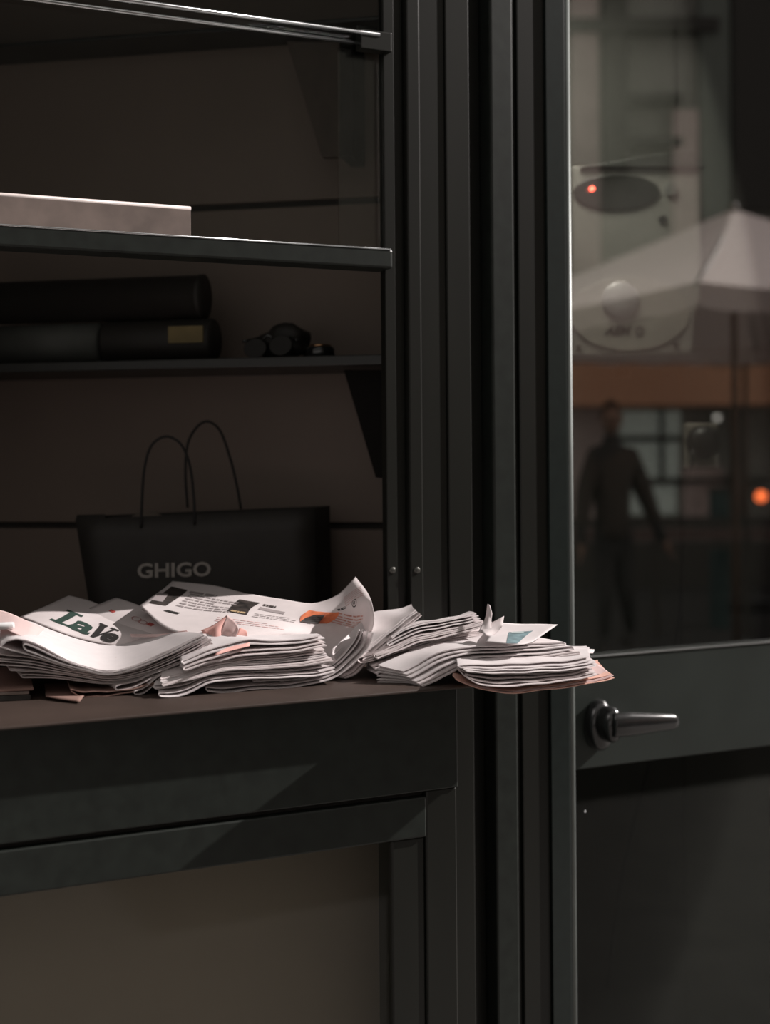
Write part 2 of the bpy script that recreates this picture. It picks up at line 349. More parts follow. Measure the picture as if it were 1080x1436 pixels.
# sunglasses
xs0, _ = xB(346, 480, -.17); xs1, _ = xB(408, 480, -.17)
sg = root('sunglasses', BK((xs0+xs1)/2, -.17, z1), 'dark folded sunglasses beside the small round tin on shelf', 'sunglasses')
def lens(cx, y, z, rx, rz, tilt):
    ring = []
    for k in range(16):
        q = 2*math.pi*k/16; ring.append((cx+rx*math.cos(q), z+rz*math.sin(q)))
    f1 = [BK(a, y+tilt*(b-z), b) for a, b in ring]; f2 = [BK(a, y+.005+tilt*(b-z), b) for a, b in ring]
    return f1, f2
wsg = xs1-xs0
for k, cx in enumerate((xs0+wsg*.22, xs0+wsg*.80)):
    a, b = lens(cx, -.18-.0*k, z1+.022+k*.004, .022, .019, .3); prism('lens', a, b, BLACKP, sg, .001)
tube('bridge', [BK(xs0+wsg*.40, -.18, z1+.038), BK(xs0+wsg*.52, -.182, z1+.045), BK(xs0+wsg*.62, -.18, z1+.04)], .003, BLACKG, sg)
for cx in (xs0-.004, xs1+.014):
    tube('temple', [BK(cx, -.178, z1+.035), BK((xs0+xs1)/2+.0, -.10, z1+.050), BK(xs1+xs0-cx, -.07, z1+.012)], .003, BLACKG, sg)
# crumpled black glove/pouch heap behind the glasses
gx, _ = xB(398, 470, -.12)
bmv = bmesh.new(); bmesh.ops.create_icosphere(bmv, subdivisions=3, radius=1)
rnd = np.random.RandomState(3); ph = rnd.rand(12)*6.28
vv = []
for v in bmv.verts:
    x, y, z = v.co; d = 1+.16*math.sin(4*x+ph[0])*math.cos(5*y+ph[1])+.12*math.sin(7*z+ph[2]+3*x)
    vv.append(BK(gx+x*.050*d, -.12+y*.04*d, z1+.034+z*.035*d))
ff = [tuple(x.index for x in f.verts) for f in bmv.faces]; bmv.free()
po = mesh_obj('pouch', vv, ff, BLACKP, None, True); tag(po, 'crumpled black soft pouch heaped behind the sunglasses', 'pouch')
# round tin
tx, tz = xB(449, 486, -.19)
tn = root('round_tin', BK(tx, -.19, z1), 'small round dark tin with coppery shine at shelf right', 'tin')
lathe('tin_body', BK(tx, -.19, z1), (0, 0, 1), [(.024, 0), (.027, .003), (.027, .016), (.024, .021)], BLACKG, tn, 28)
lathe('tin_lid', BK(tx, -.19, z1+.0212), (0, 0, 1), [(.021, 0), (.020, .003), (.006, .0045), (.0005, .0045)], mat('copper', (.7, .4, .22), .25, metal=1), tn, 24)
# hanging cable
# board standing on the middle rail
bx1 = X(262, 310, YF+.012); bz1 = Z(262, 297, YF+.012)
bd = root('board', (bx1-.3, YF+.012, zm1), 'brown board with bright top edge standing on the middle rail', 'board')
box('board_face', xl, bx1, YF-.008, YF+.0, zm1, bz1, CARD, bd, bv=.0008)
tube('edge_strip', [(xl, YF-.005, bz1+.002), (bx1+.0005, YF-.005, bz1+.002)], .0036, mat('pale_edge', (.72, .64, .61), .35), bd, 12, 1)
# ------------------------------------------------------------------ paper bag
TB = 2.60
def bagp(u, v, y=0.0): p = at(u, v, TB); return p+nb*y
bc = at(280, 840, TB); bc[2] = SILL
bag = root('shopping_bag', bc, 'black paper shopping bag with two cord handles and silver lettering', 'bag')
zbg = SILL+.002
def dn(u): p = at(u, 840, TB).copy(); p[2] = zbg; return p
TLf, TRf = at(106, 728, TB), at(440, 714, TB); BLf, BRf = dn(133), dn(441)
dpt = nb*.13
def bagwall(name, a, b, c, d, m, th=.0012):   # thin card panel a-b-c-d, subdivided and slightly wavy
    g = []; N1, N2 = 10, 6
    n = np.cross(b-a, d-a); n /= np.linalg.norm(n)
    for i in range(N1+1):
        for j in range(N2+1):
            s, t = i/N1, j/N2
            p = (a*(1-s)+b*s)*(1-t)+(d*(1-s)+c*s)*t
            g.append(p+n*.003*math.sin(3.1*s)*math.sin(2.4*t+s*2)*(1-abs(2*s-1)))
    f = [(i*(N2+1)+j, (i+1)*(N2+1)+j, (i+1)*(N2+1)+j+1, i*(N2+1)+j+1) for i in range(N1) for j in range(N2)]
    o = mesh_obj(name, g, f, m, bag, True); s = o.modifiers.new('solid', 'SOLIDIFY'); s.thickness = th; s.offset = 0; return o
bagwall('front_panel', BLf, BRf, TRf, TLf, BLACKP)
TLb, TRb = at(150, 724, TB+.12), TRf+dpt*.9; BLb, BRb = BLf+dpt, BRf+dpt
TRb[2] = TRf[2]+.002; TLb[2] = TLf[2]+.002
bagwall('back_panel', BLb, BRb, TRb, TLb, BLACKP); bagwall('side_panel', BRf, BRb, TRb, TRf, BLACKP); bagwall('side_panel', BLf, BLb, TLb, TLf, BLACKP)
bagwall('bag_base', BLf, BRf, BRb, BLb, BLACKP)
# upright left flap, tissue
mesh_obj('left_flap', [at(106, 728, TB), at(148, 730, TB), at(147, 721, TB+.01), at(108, 722, TB+.01), at(106, 728, TB+.002), at(148, 730, TB+.002)],
         [(0, 1, 2, 3), (4, 5, 2, 3)], BLACKP, bag)
ti = []
for i in range(9):
    for j in range(5):
        s, t = i/8, j/4
        ti.append(at(165+s*85, 733-16*math.sin(3.14*min(1, s*1.15)*.9)*(.3+.7*t)+6*t*0, TB+.02+.05*t)+np.array([0, 0, .003*math.sin(9*s+3*t)]))
mesh_obj('tissue', ti, [(i*5+j, (i+1)*5+j, (i+1)*5+j+1, i*5+j+1) for i in range(8) for j in range(4)], mat('tissue_paper', (.22, .18, .15), .8), bag, True)
CORD = mat('black_cord', (.014, .013, .012), .7)
tube('handle', [at(198, 740, TB-.003), at(199, 705, TB-.003), at(203, 655, TB-.003), at(213, 624, TB), at(233, 612, TB), at(253, 622, TB), at(266, 652, TB), at(272, 700, TB-.003), at(273, 735, TB-.003)], .0026, CORD, bag)
tube('handle', [at(263, 712, TB+.11), at(260, 660, TB+.11), at(264, 620, TB+.11), at(278, 597, TB+.11), at(292, 591, TB+.11), at(308, 603, TB+.11), at(322, 640, TB+.11), at(332, 680, TB+.11), at(338, 714, TB+.11)], .0026, CORD, bag)
def flat_text(name, s, c00, c10, c11, c01, m, parent, bold=.0, shear=0, off=None, z=.0008):
    v, f = text_mesh(s, bold, shear)
    c00, c10, c11, c01 = map(np.array, (c00, c10, c11, c01)); n = np.cross(c10-c00, c01-c00); n = n/np.linalg.norm(n)
    if n@(CAM-c00) < 0: n = -n
    P = [(c00*(1-a)+c10*a)*(1-b)+(c01*(1-a)+c11*a)*b+n*z for a, b in v]
    me = bpy.data.meshes.new(name)
    if parent is not None: P = [tuple(wl(parent, p)) for p in P]
    me.from_pydata([tuple(map(float, p)) for p in P], [], f); return link(name, me, m, parent)
flat_text('lettering', 'GHIGO', at(193, 811, TB-.004), at(296, 808, TB-.004), at(296, 787.5, TB-.004), at(193, 790, TB-.004), LETTER, bag, .025, z=.002)

# ================================================================== NEWSPAPERS
HS = lambda u, v, h: onZ(u, v, SILL+h)
class Front:
    def __init__(s, p0, p1): s.p0 = np.array(p0[:2]); d = np.array(p1[:2])-s.p0; s.e = d/np.linalg.norm(d); s.n = np.array([-s.e[1], s.e[0]])
    def pt(s, u, v):
        d = ray(u, v); t = ((s.p0-CAM[:2])@s.n)/(d[:2]@s.n); return CAM+d*t
class Block:
    """a pile of papers: top and bottom outlines on its front plane, outlines at its back."""
    def __init__(s, fr, top, bot, back=None, depth=.28, lift=0.0, N=33, hump=0.0, botback=None, fan=0.0):
        s.N = N; s.ft = catmull([fr.pt(*p) for p in top], N); s.fb = catmull([fr.pt(*p) for p in bot], N)
        n3 = np.array([*fr.n, 0])
        if back is not None:
            s.bt = catmull([HS(*p) for p in back], N)
        else:
            s.bt = s.ft+n3*depth+np.array([0, 0, lift])
        s.bb = s.bt.copy(); s.bb[:, 2] = np.minimum(s.bt[:, 2]-.004, s.fb[:, 2] + (0 if botback is None else botback)); s.hump = hump
        s.n3 = n3; s.fan = fan
    def P(s, a, w, b):   # arrays
        a = np.clip(np.asarray(a, float), 0, 1)*(s.N-1); i = np.minimum(a.astype(int), s.N-2); f = (a-i)[..., None]
        g = lambda C: C[i]*(1-f)+C[i+1]*f
        w = np.asarray(w)[..., None]; b = np.asarray(b)[..., None]
        fr = g(s.fb)*(1-w)+g(s.ft)*w; bk = g(s.bb)*(1-w)+g(s.bt)*w
        q = fr*(1-b)+bk*b
        q = q+np.array([0, 0, 1.])*(s.hump*np.sin(np.pi*b)*w)
        return q
def ribbon(path_fn, n, rows, th, fj):
    pass
def leaf(block, name, wl_, wh_, s0, s1l, s1h, fold, m, parent, th=.0009, bulge=1.0, rows=6, jit=.0, seed=0, r0=0.0):
    """one folded sheet: lower run, rounded fold, upper run, extruded into depth."""
    rs = np.random.RandomState(seed)
    nl = 24; na = 7
    if fold == 'L':
        lo = np.linspace(s1l, s0, nl); hi = np.linspace(s0, s1h, nl)
    else:
        lo = np.linspace(s1l, s0, nl); hi = np.linspace(s0, s1h, nl)   # s1 < s0 for a right fold
    V = []; bs = np.linspace(0, 1, rows)
    sg = -1 if fold == 'L' else 1
    for bi, b in enumerate(bs):
        bb = b
        lp = block.P(lo, np.full(nl, wl_), np.full(nl, bb)); hp = block.P(hi, np.full(nl, wh_), np.full(nl, bb))
        c = (lp[-1]+hp[0])/2; rad = np.linalg.norm(lp[-1]-hp[0])/2*bulge
        t = (lp[-1]-lp[-3])+(hp[0]-hp[2]); t = t/(np.linalg.norm(t)+1e-9)
        d = (lp[-1]-hp[0])/2
        arc = [c+d*math.cos(q)+t*rad*1.25*math.sin(q) for q in np.linspace(0, math.pi, na+2)[1:-1]]
        p = np.vstack([lp, arc, hp])
        sw = np.r_[lo, np.full(na, s0), hi]; p = p+np.array([0, 0, .0005])*np.sin(sw*23+seed*1.7+b*3)[:, None]
        if bi == 0:
            p = p+block.n3*(rs.rand(len(p), 1)-.5)*.0012+block.n3*jit
            wv = np.r_[np.full(nl, wl_), np.linspace(wl_, wh_, na), np.full(nl, wh_)][:, None]; p = p-block.n3*block.fan*(1-wv)
        elif bi == rows-1: p = p+block.n3*jit
        V.append(p)
    V = np.array(V); R, C, _ = V.shape
    # normals by cross product
    dc = np.gradient(V, axis=1); dr = np.gradient(V, axis=0); nn = np.cross(dc, dr); nn /= np.linalg.norm(nn, axis=2, keepdims=True)+1e-12
    A = V+nn*th/2; B = V-nn*th/2
    verts = list(A.reshape(-1, 3))+list(B.reshape(-1, 3)); o = R*C; f = []
    ix = lambda r, c: r*C+c
    for r in range(R-1):
        for c in range(C-1):
            f.append((ix(r, c), ix(r, c+1), ix(r+1, c+1), ix(r+1, c))); f.append((o+ix(r, c), o+ix(r+1, c), o+ix(r+1, c+1), o+ix(r, c+1)))
    for c in range(C-1):
        f.append((ix(0, c), o+ix(0, c), o+ix(0, c+1), ix(0, c+1))); f.append((ix(R-1, c), ix(R-1, c+1), o+ix(R-1, c+1), o+ix(R-1, c)))
    for r in range(R-1):
        f.append((ix(r, 0), ix(r+1, 0), o+ix(r+1, 0), o+ix(r, 0))); f.append((ix(r, C-1), o+ix(r, C-1), o+ix(r+1, C-1), ix(r+1, C-1)))
    ob = mesh_obj(name, verts, f, m, parent, True)
    ob.data.set_sharp_from_angle(angle=math.radians(50))
    return ob
SEED = [0]
def newspaper(block, w0, w1, k, label, grp, m, s0=0.0, s1=1.0, fold='L', th=.0014, bulge=1.0, jit=None, gap=.004, ragged=.012, ms=None, thf=None):
    SEED[0] += 1; rs = random.Random(SEED[0])
    c = block.P([.5], [w0], [.4])[0]; c0 = c.copy()
    r = root('newspaper', c0, label, 'newspaper', grp)
    j = jit if jit is not None else rs.uniform(-.002, .006)
    for i in range(k):
        dw = (w1-w0)/(2*k)
        a = w0+(i+.5+rs.uniform(-.28, .28))*dw; b = w1-(i+.5+rs.uniform(-.28, .28))*dw; th = thf or rs.uniform(.0009, .0019)
        if fold == 'L':
            leaf(block, 'sheet', a, b, s0+i*gap, s1-rs.random()*ragged, s1-rs.random()*ragged, 'L', (ms or [m])[i % len(ms or [m])], r, th, bulge, 6, j+rs.uniform(-.001, .001), SEED[0]*10+i)
        else:
            leaf(block, 'sheet', a, b, s1-i*gap, s0+rs.random()*ragged, s0+rs.random()*ragged, 'R', (ms or [m])[i % len(ms or [m])], r, th, bulge, 6, j+rs.uniform(-.001, .001), SEED[0]*10+i)
    return r
# ---- free sheets given by a net of points (u, v, height over the sill)
class Net:
    def __init__(s, rows, K=28):
        g = np.array([[HS(*p) if not isinstance(p, np.ndarray) else p for p in r] for r in rows])
        a = np.array([catmull(r, K) for r in g]); s.G = np.array([catmull(a[:, i], K) for i in range(K)]).transpose(1, 0, 2); s.K = K
    def P(s, a, b):
        K = s.K; a = np.clip(a, 0, 1)*(K-1); b = np.clip(b, 0, 1)*(K-1)
        i = np.minimum(a.astype(int), K-2); j = np.minimum(b.astype(int), K-2); fa = (a-i)[..., None]; fb = (b-j)[..., None]
        G = s.G
        return (G[j, i]*(1-fa)+G[j, i+1]*fa)*(1-fb)+(G[j+1, i]*(1-fa)+G[j+1, i+1]*fa)*fb
    def build(s, name, m, parent, th=.0006):
        K = s.K; v = list(s.G.reshape(-1, 3)); f = [(r*K+c, r*K+c+1, (r+1)*K+c+1, (r+1)*K+c) for r in range(K-1) for c in range(K-1)]
        o = mesh_obj(name, v, f, m, parent, True); q = o.modifiers.new('solid', 'SOLIDIFY'); q.thickness = th; q.offset = 0; return o
class Top:   # the top face of a block, same interface as Net
    def __init__(s, block, w=1.0): s.b = block; s.w = w
    def P(s, a, b): return s.b.P(np.asarray(a, float), np.full(np.shape(a), s.w), np.asarray(b, float))
def inv(sf, u, v):
    g = np.linspace(0, 1, 61); A, B = np.meshgrid(g, g); uv = proj(sf.P(A, B)); d = (uv[..., 0]-u)**2+(uv[..., 1]-v)**2
    k = np.unravel_index(np.argmin(d), d.shape); a, b = A[k], B[k]; st = 1/60
    for _ in range(3):
        st *= .35
        g2 = np.linspace(-3, 3, 9)*st; A2, B2 = np.meshgrid(np.clip(a+g2, 0, 1), np.clip(b+g2, 0, 1)); uv = proj(sf.P(A2, B2))
        d = (uv[..., 0]-u)**2+(uv[..., 1]-v)**2; k = np.unravel_index(np.argmin(d), d.shape); a, b = A2[k], B2[k]
    return a, b
def lay(sf, ab, off=.0008):   # points (a,b) -> on the face, lifted along its normal towards the reader
    ab = np.array(ab); e = .004; P = sf.P(ab[:, 0], ab[:, 1])
    Pa = sf.P(np.clip(ab[:, 0]+e, 0, 1), ab[:, 1])-sf.P(np.clip(ab[:, 0]-e, 0, 1), ab[:, 1])
    Pb = sf.P(ab[:, 0], np.clip(ab[:, 1]+e, 0, 1))-sf.P(ab[:, 0], np.clip(ab[:, 1]-e, 0, 1))
    n = np.cross(Pa, Pb); n /= np.linalg.norm(n, axis=1, keepdims=True)+1e-12
    s = np.sign(((CAM-P)*n).sum(1)); s[s == 0] = 1
    return P+n*s[:, None]*off
def rawmesh(name, P, f, m, parent):
    me = bpy.data.meshes.new(name); me.from_pydata([tuple(wl(parent, p)) for p in P], [], f); return link(name, me, m, parent)
def quad(sf, px, name, m, parent, n=8, off=.0008):   # px: four picture corners, around
    ab = np.array([inv(sf, *p) for p in px]); g = np.linspace(0, 1, n+1); pts = []
    for t in g:
        for s in g: pts.append((ab[0]*(1-s)+ab[1]*s)*(1-t)+(ab[3]*(1-s)+ab[2]*s)*t)
    f = [(r*(n+1)+c, r*(n+1)+c+1, (r+1)*(n+1)+c+1, (r+1)*(n+1)+c) for r in range(n) for c in range(n)]
    return rawmesh(name, lay(sf, pts, off), f, m, parent)
def lines(sf, px, nl, name, m, parent, fill=.5, off=.0008, seed=1, words=9):   # rows of printed words
    rs = random.Random(seed); ab = np.array([inv(sf, *p) for p in px]); pts = []; f = []
    B = lambda s, t: (ab[0]*(1-s)+ab[1]*s)*(1-t)+(ab[3]*(1-s)+ab[2]*s)*t
    for i in range(nl):
        t0 = (i+.5-fill/2)/nl; t1 = (i+.5+fill/2)/nl; s = 0
        end = 1 if rs.random() > .2 else rs.uniform(.6, .95)
        while s < end-.03:
            L = min(rs.uniform(.5, 1.6)/words, end-s); q = len(pts)
            for a in (s, s+L/2, s+L): pts += [B(a, t0), B(a, t1)]
            f += [(q, q+2, q+3, q+1), (q+2, q+4, q+5, q+3)]; s += L+.18/words
    return rawmesh(name, lay(sf, pts, off), f, m, parent)
def glyphs(sf, s, px, name, m, parent, bold=.02, off=.0009, extra=None, shear=0):  # px: bottom-left, bottom-right, top-right, top-left
    ab = np.array([inv(sf, *p) for p in px])
    v, f = text_mesh(s, bold, shear) if s else (np.zeros((0, 2)), [])
    v = [tuple(x) for x in v]; f = list(f)
    for poly in (extra or []):
        q = len(v); v += poly; f.append(tuple(range(q, q+len(poly))))
    # subdivide through bmesh so letters follow the bend
    bm = bmesh.new(); vs = [bm.verts.new((x, y, 0)) for x, y in v]
    for p in f:
        try: bm.faces.new([vs[i] for i in p])
        except ValueError: pass
    bmesh.ops.triangulate(bm, faces=bm.faces); bmesh.ops.subdivide_edges(bm, edges=bm.edges, cuts=1, use_grid_fill=True)
    bm.verts.index_update(); P = [(x.co.x, x.co.y) for x in bm.verts]; ff = [tuple(x.index for x in q.verts) for q in bm.faces]; bm.free()
    pts = [(ab[0]*(1-a)+ab[1]*a)*(1-b)+(ab[3]*(1-a)+ab[2]*a)*b for a, b in P]
    return rawmesh(name, lay(sf, pts, off), ff, m, parent)
# ------------------------------------------------------------------ the pile, left to right
GA, GE, GH, GJ = 'newspapers in the left pile', 'newspapers in the middle pile', 'newspapers in the right pile', 'newspapers in the lowest pile at the right end'
PA = Front(HS(40, 982, 0), HS(230, 972, 0)); PE = Front(HS(220, 975, 0), HS(480, 955, 0))
PG = Front((0, 1.955), (1, 1.95)); PH = Front((0, 1.93), (1, 1.92)); PH3 = Front((.96, 1.85), (1.24, 1.80)); PJ = Front((0, 1.745), (1, 1.745))
# left pile: three lower folded papers, sagging, then the top one with its open fold
backA = [(-90, 845, .080), (18, 862, .088), (60, 871, .079), (113, 884, .062), (166, 891, .056), (215, 890, .064), (262, 886, .072)]
bA = Block(PA, [(-120, 902), (-40, 910), (4, 918), (45, 923), (80, 932), (110, 939), (150, 946), (190, 938), (230, 922), (270, 903), (298, 890)],
           [(-120, 950), (-40, 952), (4, 953), (45, 953), (80, 954), (112, 957), (155, 961), (200, 956), (240, 946), (275, 930), (303, 905)],
           back=[(p[0]+8, p[1]+6, p[2]-.016) for p in backA])
newspaper(bA, .0, .25, 1, 'lowest of the thin folded papers in the sagging left pile', GA, PAPERG, s0=.34, s1=1.0, jit=.012, bulge=1.3)
newspaper(bA, .25, .50, 1, 'sagging left pile paper whose fold ends just right of the booklet below', GA, PAPER, s0=.30, s1=.99, jit=.008)
newspaper(bA, .50, .76, 1, 'paper in the sagging left pile, third down, fold at the picture edge', GA, PAPER, s0=.235, s1=1.0, jit=.006, bulge=1.4)
newspaper(bA, .76, 1.0, 1, 'paper right under the open fold of the topmost left paper', GA, PAPER, s0=.27, s1=.985, jit=.008, bulge=1.2)
bA1 = Block(PA, [(1, 906), (8, 895), (22, 891), (38, 894), (58, 903), (82, 917), (112, 931), (150, 940), (190, 931), (230, 913), (265, 896), (287, 887)],
            [(1, 907), (16, 914), (32, 919), (52, 925), (82, 934), (112, 941), (150, 947.5), (190, 939), (230, 923), (268, 905), (297, 892)],
            back=[(8, 859, .096), (18, 862, .095), (36, 866, .09), (60, 871, .085), (113, 884, .067), (166, 891, .060), (215, 890, .067), (262, 885, .078)])
nA = newspaper(bA1, .0, 1.0, 2, 'front left newspaper with an open rounded fold and bold black letters', GA, PAPERB, jit=-.004, gap=.13, ragged=.02)
tA = Top(bA1, .76)
lt_ = glyphs(tA, 'le', [(71, 909), (92, 914), (101, 901), (78, 897)], 'headline', INK, nA, .03, off=.0016)
glyphs(tA, 'l', [(52, 898), (56, 899), (58, 895), (55, 894)], 'print', INK, nA, .02, off=.0016)
quad(tA, [(160, 911), (205, 911), (208, 908), (176, 909)], 'print_rule', INKT, nA, 6, .0016)
lines(tA, [(118, 921), (196, 916), (204, 913), (130, 916)], 2, 'printed_text', INKPK, nA, .3, off=.0016, seed=3)
# hanging folds under the left pile
bA0 = Block(PA, [(100, 964), (120, 962), (150, 963), (190, 962), (225, 952)], [(100, 972), (110, 982), (122, 984), (150, 981), (180, 974), (225, 958)], depth=.22)
newspaper(bA0, .0, 1.0, 1, 'lone pink paper, its shade painted brownish, with an open fold lying on the sill under the left pile', GA, PAPERD, bulge=.55, jit=-.004)
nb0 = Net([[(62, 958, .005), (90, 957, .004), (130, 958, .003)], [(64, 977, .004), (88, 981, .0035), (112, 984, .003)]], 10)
bk0 = root('loose_page', HS(90, 975, .003), 'loose page corner, its shade painted brown, sticking out left under the left pile', 'page'); nb0.build('page', PAPERD, bk0)
bB1 = Block(PE, [(170, 962), (190, 958), (215, 948), (250, 935), (285, 926), (300, 920)], [(173, 973), (185, 972), (205, 962), (240, 948), (275, 938), (303, 930)], depth=.24)
newspaper(bB1, .0, 1.0, 1, 'single folded sheet with a hanging loop, leftmost loop below the left pile', GE, PAPERG, bulge=1.0, jit=.02)
bB2 = Block(PE, [(192, 966), (210, 958), (222, 947), (250, 941), (285, 930), (300, 926)], [(196, 977), (206, 976), (218, 966), (232, 951), (275, 940), (303, 934)], depth=.24)
newspaper(bB2, .0, 1.0, 1, 'single folded sheet with a hanging loop just left of the white folds', GE, PAPERG, bulge=.9, jit=.012)
# flat dark booklet, far left
bl = root('booklet', HS(10, 968, 0), 'thin dark booklet lying flat on the sill at the far left', 'booklet')
FB = Frame([*PA.p0, 0], PA.e, PA.n); q1 = PA.pt(47, 964); xx = float((q1[:2]-PA.p0)@PA.e)
for k, (z_0, z_1) in enumerate(((.0135, .0165), (.0085, .0125), (.0005, .0075))):
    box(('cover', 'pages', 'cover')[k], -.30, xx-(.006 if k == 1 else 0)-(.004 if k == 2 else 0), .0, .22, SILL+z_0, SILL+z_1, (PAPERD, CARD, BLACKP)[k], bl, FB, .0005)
# white tube at the left edge
p1_ = HS(20, 877, .098); p0_ = HS(-45, 880, .098)
tb = lathe('white_tube', p0_, p1_-p0_, [(.003, 0), (.0052, .001), (.0052, np.linalg.norm(p1_-p0_)-.003), (.0044, np.linalg.norm(p1_-p0_)), (.0030, np.linalg.norm(p1_-p0_)-.0012), (.0004, np.linalg.norm(p1_-p0_)-.0012)], GLOSSW)
tag(tb, 'glossy white tube end lying on the papers at the left edge', 'tube')
# pinkish page behind the tube and the grey strip beside it
n_ = Net([[(-90, 842, .105), (0, 856, .10), (28, 866, .096), (62, 882, .08)], [(-80, 880, .09), (0, 880, .094), (20, 888, .09), (48, 897, .078)]], 14)
r_ = root('newspaper', HS(20, 872, .09), 'pale pink page at the far left behind the white tube', 'newspaper'); n_.build('page', PINKL, r_)
# the masthead paper
nL = Net([[(97, 835, .105), (130, 844, .098), (165, 860, .086), (200, 875, .074), (235, 884, .068), (268, 888, .064)],
          [(64, 850, .098), (100, 861, .089), (138, 875, .077), (170, 886, .068), (205, 893, .062), (240, 896, .058)],
          [(28, 865, .088), (66, 879, .079), (104, 893, .064), (140, 902, .054), (170, 906, .05), (210, 906, .05)]])
rL = root('newspaper', HS(120, 870, .07), 'newspaper with large green and black serif masthead behind the front left paper', 'newspaper'); nL.build('front_page', PAPER, rL)
nL2 = Net([[np.array(HS(*p))+np.array([.006, 0, -.012]) for p in r] for r in [[(97, 838, .10), (165, 863, .08), (268, 889, .06)], [(28, 867, .083), (104, 894, .06), (210, 907, .046)]]], 12)
nL2.build('inner_page', PAPERG, rL)
def Lq(x0, x1, d0=0, d1=0):   # letter cell along the masthead line; x in pixels on the foot line
    b0 = np.array([69.+x0, 869.5+.40*x0]); b1 = np.array([69.+x1, 869.5+.40*x1]); up = np.array([25., -14.5])
    return [tuple(b0), tuple(b1), tuple(b1+up), tuple(b0+up)]
SER = lambda x0, x1, y0, y1: [(x0, y0), (x1, y0), (x1, y1), (x0, y1)]
glyphs(nL, '', Lq(0, 30), 'masthead', INKG, rL, extra=[SER(0, 1, 0, .12), SER(.22, .55, .1, .9), SER(.02, .78, .88, 1), [(.80, .1), (1, .1), (1, .42), (.93, .42)]])
glyphs(nL, 'a', [(95, 880.5), (122, 891.5), (138, 881), (111, 869)], 'masthead', INKG, rL, .03)
glyphs(nL, '', Lq(47, 73), 'masthead', INK, rL, extra=[SER(0, .45, .88, 1), SER(.62, 1.05, .88, 1), [(.08, .9), (.40, .9), (.62, .25), (.52, 0), (.42, 0)], [(.78, .9), (.9, .9), (.60, 0), (.50, .0)]])
glyphs(nL, 'e', [(135, 896), (156, 903), (172, 893), (152, 886)], 'masthead', INK, rL, .04)
quad(nL, [(232, 888), (262, 890), (263, 892), (236, 891)], 'print_rule', INKPK, rL, 4)
# the paper behind it with red print
nC = Net([[(163, 838, .104), (190, 847, .098), (215, 857, .09), (250, 872, .079), (275, 880, .074)], [(140, 847, .098), (168, 860, .088), (196, 873, .078), (228, 884, .070), (250, 890, .066)],
          [(118, 856, .090), (146, 872, .078), (174, 886, .066), (205, 896, .058), (225, 900, .054)]], 18)
rC = root('newspaper', HS(200, 862, .085), 'grey shaded newspaper with small red print between masthead paper and spread page', 'newspaper'); nC.build('front_page', PAPER, rC)
quad(nC, [(205, 876), (212, 879), (217, 876), (210, 873)], 'red_print', INKR, rC, 3); quad(nC, [(152, 857), (159, 860), (163, 858), (156, 855)], 'red_print', INKR, rC, 3)
def ringpoly(cx, cy, rx, ry, th, n=18):
    out = []
    for k in range(n):
        a, b = 2*math.pi*k/n, 2*math.pi*(k+1)/n
        out.append([(cx+rx*math.cos(a), cy+ry*math.sin(a)), (cx+rx*math.cos(b), cy+ry*math.sin(b)), (cx+(rx-th)*math.cos(b), cy+(ry-th)*math.sin(b)), (cx+(rx-th)*math.cos(a), cy+(ry-th)*math.sin(a))])
    return out
glyphs(nC, '', [(180, 868), (203, 878), (212, 874), (189, 863)], 'red_figure', mat('faded_red_ink', (.42, .22, .21), .8), rC, extra=ringpoly(.3, .5, .28, .42, .07)+ringpoly(.72, .45, .25, .4, .08))
# the broad spread page with the curled corner
nD = Net([[(242, 815, .125), (300, 821, .120), (345, 832, .112), (400, 841, .105), (440, 846, .100), (472, 835, .112), (499, 809, .139)],
          [(229, 826, .119), (288, 838, .108), (338, 851, .099), (394, 861, .089), (438, 864, .085), (482, 851, .098), (519, 838, .115)],
          [(213, 837, .112), (262, 860, .094), (325, 873, .084), (388, 881, .074), (440, 886, .062), (488, 880, .064), (525, 868, .086)],
          [(196, 849, .104), (240, 884, .077), (312, 897, .066), (380, 903, .052), (432, 915, .035), (476, 922, .024), (519, 895, .052)]], 34)
rD = root('newspaper', HS(330, 870, .08), 'broad open newspaper page with photos and a tall curled corner', 'newspaper'); nD.build('spread_page', PAPER, rD, .0005)
nD2 = Net([[np.array(HS(*p))-np.array([0, 0, .004]) for p in r] for r in [[(242, 817, .121), (345, 834, .108), (440, 848, .096), (470, 840, .103)], [(213, 839, .108), (325, 876, .078), (440, 890, .054), (474, 886, .054)], [(198, 852, .100), (312, 900, .06), (430, 918, .028), (462, 924, .018)]]], 16)
nD2.build('inner_page', PAPERG, rD, .0005)
quad(nD, [(208, 846), (233, 850), (263, 828), (240, 823)], 'photo', INKP, rD)
quad(nD, [(212, 842), (228, 845), (236, 834), (222, 832)], 'photo_detail', INKT, rD, 4, .0012)
lines(nD, [(245, 851), (320, 860), (336, 845), (268, 832)], 6, 'printed_text', INKT, rD, .42, seed=5)
lines(nD, [(264, 832), (303, 838), (306, 835), (268, 829)], 1, 'headline', INKT, rD, .8, seed=6, words=3)
quad(nD, [(229, 857), (249, 862), (253, 860), (236, 856)], 'headline', INK, rD, 4)
quad(nD, [(318, 858), (346, 863), (365, 846), (336, 841)], 'photo', INKP, rD)
lines(nD, [(322, 858.5), (343, 862), (346, 859), (326, 855.5)], 1, 'photo_detail', mat('buff_ink', (.45, .32, .18), .8), rD, .6, .0012, 8, 4)
lines(nD, [(368, 850), (386, 853.5), (388, 850.5), (370, 847.5)], 1, 'headline', INKP, rD, .9, seed=9, words=4)
quad(nD, [(362, 855), (398, 862), (400, 859), (365, 851.5)], 'grey_band', INKT, rD, 6)
lines(nD, [(300, 872), (400, 885), (404, 878), (306, 865)], 3, 'printed_text', INKPK, rD, .3, seed=11, words=14)
